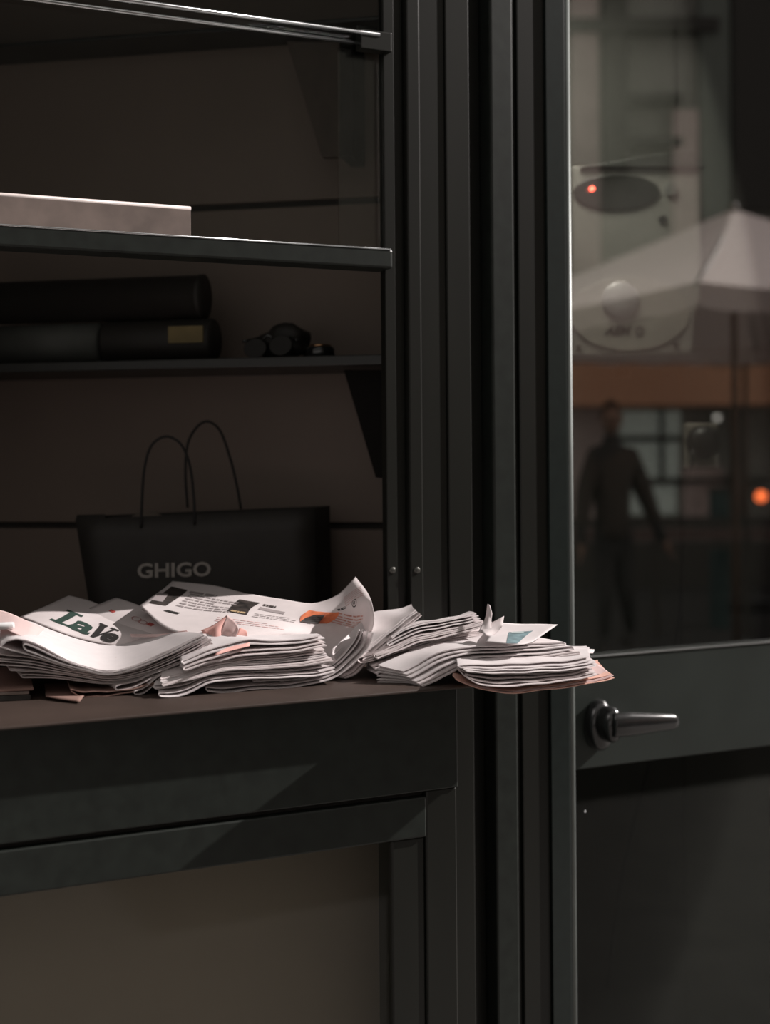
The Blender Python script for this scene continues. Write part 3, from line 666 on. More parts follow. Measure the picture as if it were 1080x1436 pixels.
lines(nD, [(352, 866), (412, 874), (418, 868), (358, 860)], 3, 'printed_text', INKT, rD, .28, seed=12, words=9)
quad(nD, [(421, 872), (458, 874), (476, 858), (434, 856)], 'orange_photo', INKO, rD)
quad(nD, [(421, 872.5), (446, 875), (456, 862), (440, 863)], 'photo_figure', INKP, rD, 6, .0013)
lines(nD, [(460, 872), (500, 880), (512, 862), (472, 857)], 5, 'printed_text', mat('rust_ink', (.60, .30, .24), .8), rD, .4, seed=14, words=5)
lines(nD, [(474, 857), (486, 853), (485, 850), (473, 854)], 1, 'headline', INK, rD, .8, seed=15, words=2)
lines(nD, [(486, 852), (512, 836), (506, 822), (482, 838)], 6, 'printed_text', INKPK, rD, .35, seed=16, words=6)
glyphs(nD, '', [(494, 853), (502, 851), (502, 839), (494, 842)], 'seal_print', INKP, rD, extra=ringpoly(.5, .5, .42, .5, .10)+[SER(.35, .6, .3, .7)])
# pink paper tips sticking up
def netthing(name, rows, m, label, cat='page', th=.0005, K=12, part='page'):
    n = Net(rows, K); g = n.G.reshape(-1, 3); r = root(name, g.mean(0), label, cat); n.build(part, m, r, th); return n, r
netthing('pink_page', [[(318, 863, .096), (319, 868, .092), (322, 880, .08)], [(300, 876, .085), (303, 886, .077), (308, 896, .068)], [(282, 884, .078), (290, 894, .068), (300, 905, .06)]], PINK, 'folded pink page tip standing up at left behind the left pile edge')
netthing('pink_page', [[(318, 862, .097), (330, 872, .09), (335, 882, .082)], [(312, 880, .082), (324, 890, .074), (331, 894, .07)], [(303, 904, .06), (316, 904, .06), (328, 902, .06)]], PINKL, 'pale pink page fold leaning right beside the darker pink tip')
netthing('pink_page', [[(336, 880, .080), (345, 884, .076), (347, 892, .07)], [(330, 895, .067), (340, 898, .065), (345, 899, .064)]], PINK, 'tiny pink paper curl right of the pale pink fold')
netthing('pink_page', [[(182, 889, .067), (222, 889, .07), (262, 884, .079)], [(184, 893, .064), (222, 893, .066), (264, 888, .073)]], PINKL, 'narrow pink page edge behind the top of the left pile')
# middle pile
backE = lambda dh: [(250, 880, .075-dh), (300, 884, .075-dh), (345, 888, .068-dh), (400, 890, .063-dh), (446, 888, .062-dh)]
bE3 = Block(PE, [(216, 959), (236, 957), (262, 951), (290, 942), (320, 938), (360, 937), (400, 935), (430, 933), (462, 928)],
            [(220, 975), (240, 974), (262, 967), (285, 955), (310, 951), (345, 949), (400, 947), (430, 946), (462, 938)], back=[(p[0]+0, p[1]+18, max(.03, p[2]-.02)) for p in backE(.0)], fan=0.03)
newspaper(bE3, .0, .48, 1, 'bottom folded paper of the middle pile, its white fold loop at lower left', GE, PAPERB, bulge=1.0, jit=-.004, gap=.012)
newspaper(bE3, .52, 1.0, 1, 'second paper from the bottom in the middle pile', GE, PAPERB, s0=.0, bulge=1.2, jit=.0)
bE2 = Block(PE, [(225, 950), (262, 940), (300, 928), (345, 921), (400, 916), (456, 908)], [(222, 958), (262, 950), (300, 939), (345, 936), (400, 933), (460, 925)], back=[(p[0], p[1]+10, p[2]-.01) for p in backE(.0)], fan=0.03)
newspaper(bE2, .0, .30, 1, 'middle pile paper ending farthest right, below the ragged ends', GE, PAPER, s1=1.0, jit=.002)
newspaper(bE2, .34, .62, 1, 'middle pile paper fourth from the bottom', GE, PAPERB, s1=.985, jit=.004)
newspaper(bE2, .66, .96, 1, 'middle pile paper just below its shadowed gap', GE, PAPER, s1=.99, jit=.000)
bE1 = Block(PE, [(255, 925), (300, 907), (345, 896), (400, 897), (451, 890)], [(255, 938), (300, 925), (345, 917), (400, 913), (455, 903)], back=backE(-.001), fan=0.026)
newspaper(bE1, .0, .45, 1, 'second newspaper from the top of the middle pile', GE, PAPER, s1=.99, jit=.003)
newspaper(bE1, .5, 1.0, 1, 'topmost newspaper of the middle pile with a pink sheet edge', GE, PAPERB, s1=1.0, jit=-.002)
netthing('pink_page', [[(303, 916, .060), (320, 908, .064), (350, 901, .067)], [(300, 920, .056), (322, 913, .060), (350, 906, .063)]], PINK, 'pink page edge poking from the front of the middle pile')
# the curved papers cradling the middle pile
bF = Block(PE, [(286, 952), (310, 951), (345, 950), (400, 948), (440, 944), (463, 931), (482, 914), (495, 896), (501, 878)],
           [(286, 968), (305, 970), (345, 965), (400, 962), (440, 955), (465, 946), (490, 927), (510, 905), (517, 884)], back=[(290, 905, .035), (330, 905, .035), (370, 905, .035), (410, 905, .037), (445, 908, .03), (468, 912, .032), (490, 906, .040), (504, 897, .048), (512, 890, .054)], fan=0.026)
newspaper(bF, .0, .5, 1, 'outer paper curving up at right around the middle pile', GE, PAPERB, s0=.0, jit=-.001, gap=.012)
newspaper(bF, .54, 1.0, 1, 'inner paper curving up at right around the middle pile', GE, PAPERB, s0=.27, jit=.002, gap=.01)
bF2 = Block(PE, [(396, 950), (420, 950), (445, 945), (462, 938)], [(398, 963), (420, 960), (445, 956), (462, 948)], depth=.2)
newspaper(bF2, .0, 1.0, 1, 'small white folded edge with loop under the middle of the pile', GE, PAPER, jit=-.004)
# leaning paper right of the curl
bG = Block(PG, [(476, 942), (488, 930), (503, 914), (520, 899), (545, 880), (566, 864), (581, 853)], [(478, 950), (494, 944), (512, 925), (530, 909), (552, 890), (570, 874), (585, 862)],
           back=[(462, 905, .055), (480, 890, .066), (500, 872, .078), (522, 856, .089), (545, 853, .092), (565, 851, .093), (577, 847, .096)], fan=0.026)
newspaper(bG, .0, .5, 1, 'lower leaning newspaper fanning up to the right of the curled page', GH, PAPER, bulge=1.3, jit=.002, gap=.02)
newspaper(bG, .52, 1.0, 1, 'upper leaning newspaper with plain white face right of the curled page', GH, PAPERB, s0=.05, jit=-.002, gap=.04)
# right pile
bkH = [(545, 890, .060), (580, 872, .074), (610, 868, .077), (640, 863, .080), (660, 857, .084)]
bH1 = Block(PH, [(520, 908), (545, 892), (570, 876), (590, 870), (612, 867), (640, 863), (656, 859), (664, 856)], [(520, 920), (545, 911), (575, 899), (605, 893), (640, 884), (660, 879), (674, 875)], back=bkH, fan=0.038)
newspaper(bH1, .0, .36, 2, 'third newspaper down in the right pile behind its dark fold', GH, PAPER, s0=.0, bulge=1.2, jit=.01)
newspaper(bH1, .38, .68, 1, 'second newspaper from the top of the right pile', GH, PAPERB, s0=.14, s1=1.0, jit=.006)
newspaper(bH1, .70, 1.0, 1, 'topmost newspaper of the right pile with upturned tip', GH, PAPERB, s0=.2, s1=1.0, jit=.002)
bH2 = Block(PH, [(506, 923), (530, 916), (560, 908), (600, 897), (650, 888), (690, 884), (707, 880)], [(514, 947), (535, 940), (560, 929), (600, 916), (650, 907), (690, 905), (712, 902)], back=[(510, 900, .045), (560, 885, .055), (610, 880, .062), (660, 875, .066), (705, 872, .068)], fan=0.038)
newspaper(bH2, .0, .30, 1, 'right pile paper with a small round white loop at its left end', GH, PAPERB, s0=.03, bulge=1.5, jit=-.002)
newspaper(bH2, .34, .62, 1, 'right pile paper just above the white looped one', GH, PAPER, s0=.04, jit=.002)
newspaper(bH2, .66, 1.0, 2, 'right pile paper with a dark open fold at its left end', GH, PAPER, s0=.0, bulge=1.3, jit=.006, gap=.02)
bH3 = Block(PH3, [(563, 942), (582, 932), (606, 918), (640, 908), (700, 905), (760, 901), (797, 900)], [(586, 960), (600, 955), (625, 941), (645, 932), (700, 926), (760, 922), (803, 914)],
            back=[(528, 933, .026), (560, 920, .036), (590, 905, .045), (630, 893, .052), (680, 883, .058), (720, 885, .058), (757, 895, .052)], fan=0.034)
newspaper(bH3, .0, .32, 1, 'lowest slanting paper of the right pile, its ragged end reaching the sill', GH, PAPER, s0=.0, s1=1.0, fold='R', jit=.0, ragged=.02, gap=.008)
newspaper(bH3, .34, .66, 1, 'middle one of the slanting papers at the bottom of the right pile', GH, PAPERB, s0=.0, s1=.985, fold='R', jit=.002, ragged=.02)
newspaper(bH3, .68, 1.0, 1, 'uppermost slanting paper of the right pile with a wide white face', GH, PAPERB, s0=.0, s1=.97, fold='R', jit=.004, ragged=.02, gap=.01)
# upright tips and the teal printed page
netthing('curled_page', [[(684, 847, .104), (687, 849, .103), (690, 860, .093)], [(681, 866, .086), (685, 868, .085), (689, 873, .08)], [(671, 886, .068), (678, 888, .066), (688, 888, .066)]], PAPER, 'narrow page tip curling straight up from the right pile', th=.0012, K=10)
netthing('page_tip', [[(707, 864, .087), (706, 870, .082), (705, 878, .076)], [(690, 873, .078), (692, 882, .072), (696, 888, .066)], [(674, 884, .07), (680, 890, .066), (688, 893, .062)]], PAPER, 'pointed white page tip between the upright curl and the teal page', K=10)
nI, rI = netthing('printed_page', [[(700, 873, .072), (730, 875, .072), (756, 875, .073), (782, 876, .0735)], [(690, 885, .066), (720, 886, .066), (745, 887, .066), (766, 887, .067)], [(680, 900, .060), (705, 902, .060), (728, 904, .058), (746, 901, .058)]], PAPERB, 'newspaper page with a teal picture and a long pointed corner at the right', 'newspaper', K=16)
quad(nI, [(710, 905), (726, 903), (748, 885), (714, 887)], 'teal_photo', INKTEAL, rI, 6); quad(nI, [(716, 889), (734, 889), (736, 886), (719, 887)], 'photo_detail', mat('pale_teal_ink', (.45, .52, .52), .8), rI, 4, .0013)
# lowest pile at the right end, overhanging the sill
bJ1 = Block(PJ, [(642, 932), (680, 931), (740, 929), (800, 925), (829, 920)], [(645, 940), (690, 943), (740, 941), (800, 937), (828, 930)], back=[(640, 905, .022), (700, 905, .030), (750, 905, .032), (800, 906, .030), (827, 906, .030)], fan=0.024)
newspaper(bJ1, .0, .48, 1, 'second newspaper of the lowest right pile, squared folded end at left', GJ, PAPERB, jit=.0, gap=.006)
newspaper(bJ1, .52, 1.0, 1, 'top newspaper of the lowest right pile', GJ, PAPERB, jit=.002, s1=.985)
bJ2 = Block(PJ, [(645, 939), (655, 941), (700, 944), (760, 943), (800, 940), (826, 932)], [(648, 950), (660, 957), (685, 961), (740, 957), (790, 951), (828, 944)], back=[(640, 912, .012), (660, 912, .016), (700, 912, .018), (750, 912, .018), (790, 912, .018), (825, 912, .018)], fan=0.024)
newspaper(bJ2, .0, 1.0, 2, 'newspaper in the lowest right pile with a tall open fold at left', GJ, PAPER, jit=-.001, gap=.012, bulge=.8)
bJ3 = Block(PJ, [(636, 951), (660, 958), (684, 964), (704, 967), (745, 963), (790, 957), (840, 947), (854, 943)], [(634, 953), (655, 961), (684, 968), (704, 971), (745, 967), (790, 962), (845, 952), (855, 948)],
            back=[(640, 930, .006), (670, 930, .007), (700, 930, .008), (730, 930, .009), (765, 929, .010), (800, 927, .011), (825, 926, .012), (836, 924, .013)], fan=0.012)
newspaper(bJ3, .0, 1.0, 2, 'salmon edged newspaper at the very bottom of the lowest right pile', GJ, SALMON, jit=-.006, gap=.03, ms=[SALMON, PINKL], bulge=.8, thf=.0008)
netthing('page_tip', [[(760, 905, .032), (800, 908, .032), (834, 911, .031)], [(760, 912, .032), (800, 916, .030), (832, 916, .029)]], PAPERB, 'thin pointed page end sticking out right toward the door rail', K=10)
netthing('page_tip', [[(790, 922, .024), (815, 918, .026), (834, 928, .022)], [(792, 940, .017), (815, 938, .018), (836, 934, .019)]], PAPERB, 'blunt page end just below the pointed one at the right', K=10)
netthing('pink_page', [[(826, 924, .014), (842, 934, .012), (853, 942, .010)], [(800, 940, .010), (828, 944, .008), (850, 948, .006)]], PINKL, 'pale pink page corner at the rightmost end of the pile', K=10)

# ================================================================== BEHIND THE DOOR GLASS: appliance, plug
TD = 3.1
def dq(u, v, t=TD): return at(u, v, t)
DR = Frame([*(CAM+FWD*TD)[:2], 0], R0[:2], FWD[:2])
def dxz(u, v, y=0): p = at(u, v, TD+y); return float((p-DR.o)@DR.ax), float(p[2])
# frontal appliance; axis x = R0
ap = root('wall_appliance', DR(dxz(895, 400)[0], .1, dxz(895, 400)[1]), 'pale wall appliance with oval dark window and red light behind the door glass', 'appliance')
ax0, az1 = dxz(803, 232); ax1, _ = dxz(984, 232); _, az0 = dxz(803, 500)
def outline(y, inset=0):
    pts = [(803, 232), (984, 232), (985, 345), (984, 420), (976, 440), (972, 497), (803, 500)]
    c = np.array([895, 370.]); out = []
    for u, v in pts:
        q = c+(np.array([u, v])-c)*(1-inset); x, z = dxz(*q); out.append(DR(x, y, z))
    return out
prism('body', outline(0), outline(.16), OFFW, ap, .006)
hx = [dxz(812, 236), dxz(890, 222), dxz(975, 209), dxz(990, 236)]
prism('hood', [DR(x, -.012, z) for x, z in hx], [DR(x, .17, z) for x, z in hx], mat('dark_hood', (.06, .062, .056), .5), ap, .003)
def ell(name, u, v, ru, rv, y0, y1, m, parent, bvv=.002, n=40):
    x, z = dxz(u, v); k = TD/F
    L = [(x+ru*k*math.cos(2*math.pi*i/n), z+rv*k*math.sin(2*math.pi*i/n)) for i in range(n)]
    o = prism(name, [DR(a, y0, b) for a, b in L], [DR(a, y1, b) for a, b in L], m, parent, bvv); return o
ow = ell('oval_window', 865, 270, 61, 25, -.006, .004, mat('dark_window', (.02, .022, .02), .3), ap)
led = ell('indicator_light', 830, 265.5, 3.6, 3.6, -.010, -.004, mat('red_led', (.9, .1, .05), .4, emit=((1, .10, .06), 14)), ap, .0, 14)
ell('button', 941, 266, 9, 10, -.008, .002, GREYP, ap); ell('screw_head', 930, 308, 6, 6, -.004, .002, mat('dark_screw', (.03, .03, .03), .4), ap, .0, 16)
ell('screw_head', 948, 483, 4.5, 4.5, -.004, .002, mat('dark_screw2', (.04, .04, .035), .4), ap, .0, 16); ell('screw_head', 812, 487, 4, 4, -.004, .002, mat('dark_screw3', (.06, .06, .05), .4), ap, .0, 16)
ell('badge', 883, 440, 84, 52, -.004, .002, mat('badge_plastic', (.36, .34, .30), .4), ap, .001)
kx, kz = dxz(870, 421)
lathe('knob', DR(kx, 0, kz), -FWD, [(.036, -.002), (.041, .006), (.041, .008), (.036, .012), (.012, .014), (.0005, .014)], mat('clear_knob', (.46, .44, .44), .35, metal=.2), ap, 32)
def dt(u, v): x, z = dxz(u, v); return DR(x, -.0048, z)
flat_text('badge_letters', 'AEM', dt(846, 470), dt(885, 470), dt(885, 457), dt(849, 457), mat('dark_letters', (.02, .018, .016), .5), ap, .05, .25)
flat_text('badge_letters', 'O', dt(889, 472), dt(903, 472), dt(903, 457), dt(890, 457), mat('grey_letters', (.12, .11, .10), .5), ap, .05, .1)
lp = [dxz(800, 497), dxz(985, 497), dxz(985, 507), dxz(800, 507)]
prism('base_lip', [DR(x, -.015, z) for x, z in lp], [DR(x, .165, z) for x, z in lp], mat('dark_lip', (.04, .038, .034), .5), ap, .002)
nx, nz = dxz(881, 506); lathe('drain_nub', DR(nx, .06, nz), (0, 0, -1), [(.016, 0), (.018, .01), (.018, .028), (.010, .034), (.0005, .034)], mat('brass_nub', (.12, .05, .03), .4), ap, 20)
ll = bpy.data.lights.new('appliance_fill', 'AREA'); lo = bpy.data.objects.new('appliance_fill', ll); COL.objects.link(lo)  # unseen fill light, added to brighten the appliance behind the door
ll.energy = 9; ll.size = .35; ll.color = (1, .93, .82); lo.location = (1.55, 2.42, 2.56); lo.rotation_euler = (math.radians(12), 0, 0)
tag(lo, 'added fill light above the frame, brightening the appliance behind the door', 'lamp')
# plug on its socket, with cord
TS = 3.05
sk = root('wall_socket', at(989, 625, TS+.05), 'round grey plug with hanging cord on a square wall socket', 'socket')
c_ = lambda u, v, dy=0: at(u, v, TS)+FWD*dy
prism('socket_plate', [c_(966, 593, .03), c_(1012, 593, .03), c_(1012, 657, .03), c_(966, 657, .03)], [c_(966, 593, .05), c_(1012, 593, .05), c_(1012, 657, .05), c_(966, 657, .05)], mat('socket_beige', (.42, .38, .33), .5), sk, .003)
lathe('plug_body', c_(989, 620, .03), -FWD, [(.033, 0), (.036, .006), (.036, .03), (.030, .045), (.012, .050), (.0005, .05)], mat('plug_grey', (.03, .028, .028), .45), sk, 32)
tube('cord', [c_(971, 630, -.01), c_(968, 655, -.02), c_(961, 700, -.02), c_(956, 750, -.02), c_(953, 800, -.02), c_(951, 850, -.02), c_(944, 900, -.02), c_(930, 960, -.02), c_(915, 1040, -.02), c_(900, 1100, -.02), c_(880, 1180, -.02), c_(865, 1260, -.02), c_(850, 1380, -.02)], .0042, mat('cord_black', (.012, .012, .012), .5), sk)

# ================================================================== ACROSS THE STREET (seen mirrored in the door pane)
YM = YD+.014
def mir(u, v, t):
    p = at(u, v, t); p = p.copy(); p[1] = 2*YM-p[1]; return p
mR0 = R0*np.array([1, -1, 1]); mF = FWD*np.array([1, -1, 1])
def mo(u, v, t): return mir(u, v, t)
GZ = -.02
# parasol
CAN = paper_mat('canopy_canvas', (.88, .79, .76), .5)
CANSH = paper_mat('canopy_painted_shade', (.30, .27, .25), .15)  # darker canvas: the valance's shade is put into this grey
def parasol(label, apex, corners, val, t0, polem, sag=.04, CAN=CAN):
    zc = corners[0][2]; r = root('parasol', (apex[0], apex[1], GZ), label, 'parasol', 'market parasols across the pavement')
    ap_ = np.array(apex); cs = [np.array(c) for c in corners]; N = 8; vs = []; f = []
    for k in range(4):
        a, b = cs[k], cs[(k+1) % 4]; base = len(vs)
        for i in range(N+1):
            for j in range(N+1):
                s, t = i/N, j/N; p = ap_*(1-s)+(a*(1-t)+b*t)*s; p = p-np.array([0, 0, sag*math.sin(math.pi*t)*s+.05*math.sin(math.pi*s)]); vs.append(p)
        for i in range(N):
            for j in range(N):
                q = base+i*(N+1)+j; f.append((q, q+1, q+N+2, q+N+1))
    o = mesh_obj('canopy', vs, f, CAN, r, False); q = o.modifiers.new('s', 'SOLIDIFY'); q.thickness = .003
    for k in range(4):
        a, b = cs[k], cs[(k+1) % 4]; vv = []; N2 = 16
        for j in range(N2+1):
            t = j/N2; p = a*(1-t)+b*t-np.array([0, 0, sag*math.sin(math.pi*t)]); vv += [p, p-np.array([0, 0, val+.015*math.sin(t*math.pi*8)**2])]
        o = mesh_obj('valance', vv, [(2*j, 2*j+2, 2*j+3, 2*j+1) for j in range(N2)], CAN, r); q = o.modifiers.new('s', 'SOLIDIFY'); q.thickness = .003
        tube('rib', [ap_-np.array([0, 0, .06]), (ap_+cs[k])/2-np.array([0, 0, .05]), cs[k]-np.array([0, 0, .01])], .010, polem, r, 6, 2)
    tube('pole', [(apex[0], apex[1], GZ+.05), (apex[0], apex[1], 1.2), (apex[0], apex[1], apex[2]-.02)], .022, polem, r, 12, 1)
    lathe('foot', (apex[0], apex[1], GZ), (0, 0, 1), [(.30, 0), (.30, .05), (.06, .08), (.03, .14)], mat('parasol_foot', (.05, .05, .05), .6), r, 24)
    lathe('finial', (apex[0], apex[1], apex[2]-.02), (0, 0, 1), [(.03, 0), (.035, .03), (.02, .06), (.001, .07)], polem, r, 12)
POLE = mat('parasol_wood', (.10, .06, .04), .5)
cN = mo(978, 395, 7.6); hgt = cN[2]
d1_ = (-mR0*.45+mF*.89); d1_ /= np.linalg.norm(d1_); d2_ = (mR0*.89+mF*.45); d2_ /= np.linalg.norm(d2_); S_ = 3.6
C_ = [cN, cN+d1_*S_, cN+d1_*S_+d2_*S_, cN+d2_*S_]; apx = sum(C_)/4; apx = apx.copy(); apx[2] = hgt+.80
parasol('pale parasol with its corner toward the shop, mirrored in the door glass', apx, C_, .13, 7.6, POLE)
# second parasol added further right, its deep valance's shade put into grey canvas
cM = mo(985, 412, 13.6); C2 = [cM, cM+d1_*1.1, cM+d2_*2.0+d1_*1.1, cM+d2_*2.0]; ap2 = sum(C2)/4; ap2[2] = cM[2]+.5
parasol('added parasol with shade painted grey behind the pale one, mirrored at the right', ap2, C2, .55, 9.8, POLE, .04, CANSH)
# building across the street
TBD = 17.0; bF_ = Frame([*mo(900, 640, TBD)[:2], 0], mR0[:2], mF[:2])
def bx(u, v=640, y=0): p = mo(u, v, TBD+y); return float((p-bF_.o)@bF_.ax), float(p[2])
bu = root('building', bF_(0, 0, GZ-.1), 'grey building across the street with dark shopfront frames', 'building')
STONE = mat('grey_render', (.32, .31, .28), .8, noise=.15, scale=2); STONER = mat('rosy_render', (.60, .48, .45), .8, noise=.15, scale=2); GREENS = mat('greenish_render', (.24, .26, .23), .8)
DKF = mat('dark_frames', (.07, .064, .056), .5)
GLOWP = mat('pane_added_glow', (.60, .66, .60), .6, emit=((.75, .80, .72), .10))  # faint glow added to the panes to brighten the mirrored background
def bq(name, u0, u1, v0, v1, y0, y1, m, bv=0):
    x0, zt = bx(u0, v0); x1, zb = bx(u1, v1); return box(name, x0, x1, y0, y1, zb, zt, m, bu, bF_, bv)
xL, xR = bx(540)[0]-16, bx(1900)[0]+4
box('wall', xL, xR, .3, .6, -.1, 9.5, STONE, bu, bF_, 0)
bq('pilaster', 800, 846, -400, 560, .12, .3, STONER); bq('pilaster', 846, 884, -400, 240, .10, .3, DKF); bq('pilaster', 948, 985, 150, 420, .12, .3, STONER)
bq('beam', 700, 1010, 24, 40, .05, .3, DKF); bq('dark_window_bay', 1032, 1160, -60, 290, .18, .31, DKF); bq('beam', 884, 960, 128, 140, .1, .3, DKF); bq('beam', 884, 960, 190, 202, .1, .3, DKF)
bq('pilaster', 985, 1030, -60, 330, .16, .3, GREENS)
bq('awning_fascia', 760, 1200, 500, 568, -.5, .3, mat('brown_awning', (.72, .36, .22), .7))
bq('pilaster', 795, 850, 570, 745, .1, .3, STONER); bq('post', 1022, 1038, 500, 735, -.2, .0, DKF)
for (u0, u1, v0, v1) in ((874, 930, 576, 611), (936, 960, 576, 611), (874, 930, 619, 671), (936, 958, 619, 671), (880, 955, 680, 722)): bq('window_pane', u0, u1, v0, v1, .22, .305, GLOWP)
bq('window_bar', 870, 960, 611, 619, .15, .3, DKF); bq('window_bar', 870, 960, 671, 680, .15, .3, DKF); bq('window_bar', 930, 936, 570, 680, .15, .3, DKF)
bq('pilaster', 962, 1020, 655, 725, .1, .3, STONER); bq('window_bar', 960, 1080, 671, 677, .05, .3, DKF)
bq('dark_plinth', 700, 1400, 765, 830, .0, .3, DKF)
bq('bench_panel', 1040, 1100, 855, 892, -.6, -.5, mat('terracotta_panel', (.20, .10, .07), .7))
# second facade block on the left keeps the street closed
# railing
rl = root('railing', mo(900, 740, 12.5)*np.array([1, 1, 0])+np.array([0, 0, GZ]), 'dark horizontal street railing behind the walking person', 'railing')
RF = Frame([*mo(900, 640, 12.5)[:2], 0], mR0[:2], mF[:2])
for (v0, v1, m) in ((727, 740, DKF), (742, 758, mat('rail_rosy', (.16, .11, .10), .6)), (760, 770, DKF)):
    z_1 = mo(900, v0, 12.5)[2]; z_0 = mo(900, v1, 12.5)[2]; box('rail', -1.6, 2.6, 0, .05, z_0, z_1, m, rl, RF, 0)
for k in range(6): box('baluster', -1.5+k*.8, -1.45+k*.8, .0, .05, GZ-.08, mo(900, 727, 12.5)[2], DKF, rl, RF, 0)
# orange lamp and white lamp
def lamp(u, v, t, r, col, s, label):
    p = mo(u, v, t); rr = root('wall_lamp', p, label, 'lamp')
    lathe('globe', p-mF*r, mF, [(.001, 0), (r*.7, r*.3), (r, r), (r*.7, r*1.7), (.001, 2*r)], mat('lamp_glow', col, .4, emit=(col, s)), rr, 16)
    box('bracket', -.02, .02, r, .35, -.02, .02, DKF, rr, Frame([*p[:2], p[2]], mR0[:2], mF[:2]), 0)
lamp(1068, 696, 16.3, .065, (1.0, .18, .05), 3, 'orange glowing round lamp mirrored at the right edge')
lamp(1006, 586, 16.4, .035, (1, .93, .85), .8, 'small white lamp mirrored above the round plug')
# waste bin with a teal face
tbx = mo(1012, 700, 13); wbn = root('bin', np.array([tbx[0], tbx[1], GZ-.08]), 'small teal bin standing near the dark post across the street', 'bin')
Fbn = Frame([*tbx[:2], 0], mR0[:2], mF[:2]); box('bin_body', -.07, .07, 0, .2, GZ-.08, mo(1012, 690, 13)[2], mat('teal_bin', (.05, .09, .09), .6), wbn, Fbn, .01)
box('bin_lid', -.08, .08, -.01, .21, mo(1012, 690, 13)[2], mo(1012, 684, 13)[2], DKF, wbn, Fbn, .005)

# ------------------------------------------------------------------ person walking past (mirrored in the door glass)
TP = 11.0
def pj(u, v, dy=0): return mo(u, v, TP+dy)
pz = mo(862, 905, TP)[2]
per = root('person', (pj(860, 760)[0], pj(860, 760)[1], GZ), 'person in dark jacket walking past with one arm swung, mirrored in glass', 'person')
def skin(name, pts, edges, m, parent, rootv=0, sub=2):
    me = bpy.data.meshes.new(name); me.from_pydata([tuple(wl(parent, p)) for p, r in pts], edges, []); o = link(name, me, m, parent)
    s = o.modifiers.new('skin', 'SKIN'); s.use_smooth_shade = True
    for i, (p, r) in enumerate(pts):
        me.skin_vertices[0].data[i].radius = r if hasattr(r, '__len__') else (r, r)
    me.skin_vertices[0].data[rootv].use_root = True
    q = o.modifiers.new('sub', 'SUBSURF'); q.levels = sub; q.render_levels = sub; return o
foot = lambda u, dy, z=.05: np.array([*pj(u, 800, dy)[:2], GZ+z])
P_ = [(pj(860, 752), .15), (pj(859, 718), .14), (pj(858, 680), .17), (pj(857, 645), .17), (pj(857, 622), .07), (pj(858, 607), .058),
      (pj(838, 640, -.05), .085), (pj(822, 690, -.1), .062), (pj(815, 745, -.18), .045), (pj(816, 764, -.2), .03),
      (pj(882, 643, .05), .085), (pj(903, 695, .08), .062), (pj(924, 742, .12), .045), (pj(933, 760, .12), .030),
      (pj(848, 775, 0), .10), (pj(850, 840, -.12), .07), (foot(846, -.05, .10), .045), (foot(838, -.22, .04), .04),
      (pj(872, 775, .03), .10), (pj(880, 840, .0), .07), (foot(884, .3, .12), .045), (foot(874, .12, .04), .04)]
E_ = [(0, 1), (1, 2), (2, 3), (3, 4), (4, 5), (3, 6), (6, 7), (7, 8), (8, 9), (3, 10), (10, 11), (11, 12), (12, 13), (0, 14), (14, 15), (15, 16), (16, 17), (0, 18), (18, 19), (19, 20), (20, 21)]
SKIN_ = mat('skin_tone', (.32, .20, .15), .6); CLOTH = mat('dark_clothes', (.07, .058, .05), .8); TROU = mat('dark_trousers', (.04, .04, .04), .8)
skin('body', P_, E_, TROU, per)
hc_ = pj(858, 588)
bmh = bmesh.new(); bmesh.ops.create_uvsphere(bmh, u_segments=24, v_segments=18, radius=1); hv = []
for v in bmh.verts:
    x, y, z = v.co
    fx = 1+.10*max(0, -y)*(1 if -.45 < z < .2 and abs(x) < .2 else 0)
    w_ = 1-.22*max(0, -z)**1.5
    hv.append(hc_+mR0*x*.078*w_+mF*y*.098*fx*w_+np.array([0, 0, z*.122]))
hf = [tuple(q.index for q in f_.verts) for f_ in bmh.faces]; bmh.free()
mesh_obj('head', hv, hf, SKIN_, per, True)
hairv = [hc_+(p-hc_)*1.09+np.array([0, 0, .016])+mF*.016 for p in hv]
bmh = [f_ for f_ in hf if np.mean([((hv[i]-hc_)@mF)*.8+(hv[i]-hc_)[2] for i in f_]) > .02]
mesh_obj('hair', hairv, bmh, mat('dark_hair', (.02, .014, .01), .6), per, True)
for sx in (-1, 1):
    lathe('eye', hc_+mR0*sx*.030-mF*.086+np.array([0, 0, .008]), -mF, [(.010, 0), (.011, .004), (.006, .010), (.0005, .012)], mat('eye_dark', (.03, .03, .03), .2), per, 12)
    lathe('ear', hc_+mR0*sx*.074, mR0*sx, [(.022, 0), (.028, .006), (.02, .014), (.001, .016)], SKIN_, per, 14, sx=.6)
tube('nose', [hc_-mF*.094+np.array([0, 0, .01]), hc_-mF*.110-np.array([0, 0, .02]), hc_-mF*.100-np.array([0, 0, .028])], [.006, .011, .009], SKIN_, per, 8, 3)
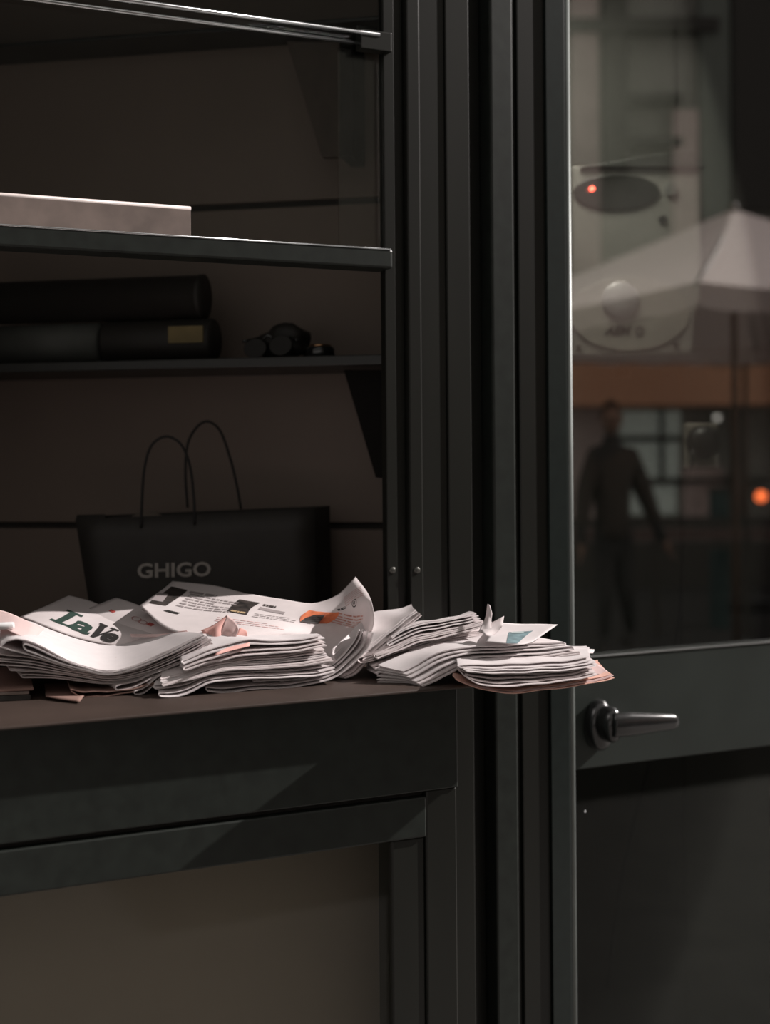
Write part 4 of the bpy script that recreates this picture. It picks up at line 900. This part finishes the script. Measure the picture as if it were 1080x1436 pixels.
tube('mouth', [hc_-mF*.090-mR0*.02-np.array([0, 0, .052]), hc_-mF*.096-np.array([0, 0, .05]), hc_-mF*.090+mR0*.02-np.array([0, 0, .052])], .005, mat('lips', (.3, .12, .1), .5), per, 6, 3)
J_ = [(pj(860, 765), (.20, .15)), (pj(859, 722), (.19, .15)), (pj(858, 680), (.21, .15)), (pj(857, 648), (.19, .13)), (pj(857, 626), .085),
      (pj(836, 640, -.05), .10), (pj(821, 690, -.1), .078), (pj(815, 742, -.17), .058), (pj(884, 643, .05), .10), (pj(905, 695, .08), .078), (pj(923, 738, .12), .058)]
skin('jacket', J_, [(0, 1), (1, 2), (2, 3), (3, 4), (3, 5), (5, 6), (6, 7), (3, 8), (8, 9), (9, 10)], CLOTH, per)
def hand(base, d, side):
    d = d/np.linalg.norm(d); pts = [(base, .026), (base+d*.045, .034), (base+d*.085, .032)]; ed = [(0, 1), (1, 2)]
    for k in range(4):
        o_ = (k-1.5)*.016; L = (.062, .075, .070, .055)[k]; st = len(pts)
        pts += [(base+d*.09+mF*o_, .009), (base+d*(.09+L*.55)+mF*o_+mR0*side*.008, .008), (base+d*(.09+L)+mF*o_+mR0*side*.022, .0065)]; ed += [(2, st), (st, st+1), (st+1, st+2)]
    st = len(pts); pts += [(base+d*.045-mF*.036, .010), (base+d*.075-mF*.050+mR0*side*.01, .008)]; ed += [(1, st), (st, st+1)]
    skin('hand', pts, ed, SKIN_, per, 0, 1)
hand(pj(933, 758, .12), pj(940, 776, .13)-pj(933, 758, .12), 1); hand(pj(816, 762, -.2), pj(816, 782, -.21)-pj(816, 762, -.2), -1)
for (u, dy) in ((842, -.13), (879, .2)):
    b_ = foot(u, dy, 0); v_ = []
    L = [(-.045, -.14), (.045, -.14), (.05, .0), (.04, .12), (-.04, .12), (-.05, 0)]
    prism('shoe', [b_+mR0*x+mF*y+np.array([0, 0, .0]) for x, y in L], [b_+mR0*x*.8+mF*(y*.8+.02)+np.array([0, 0, .09]) for x, y in L], mat('shoe_leather', (.03, .03, .03), .3), per, .015)
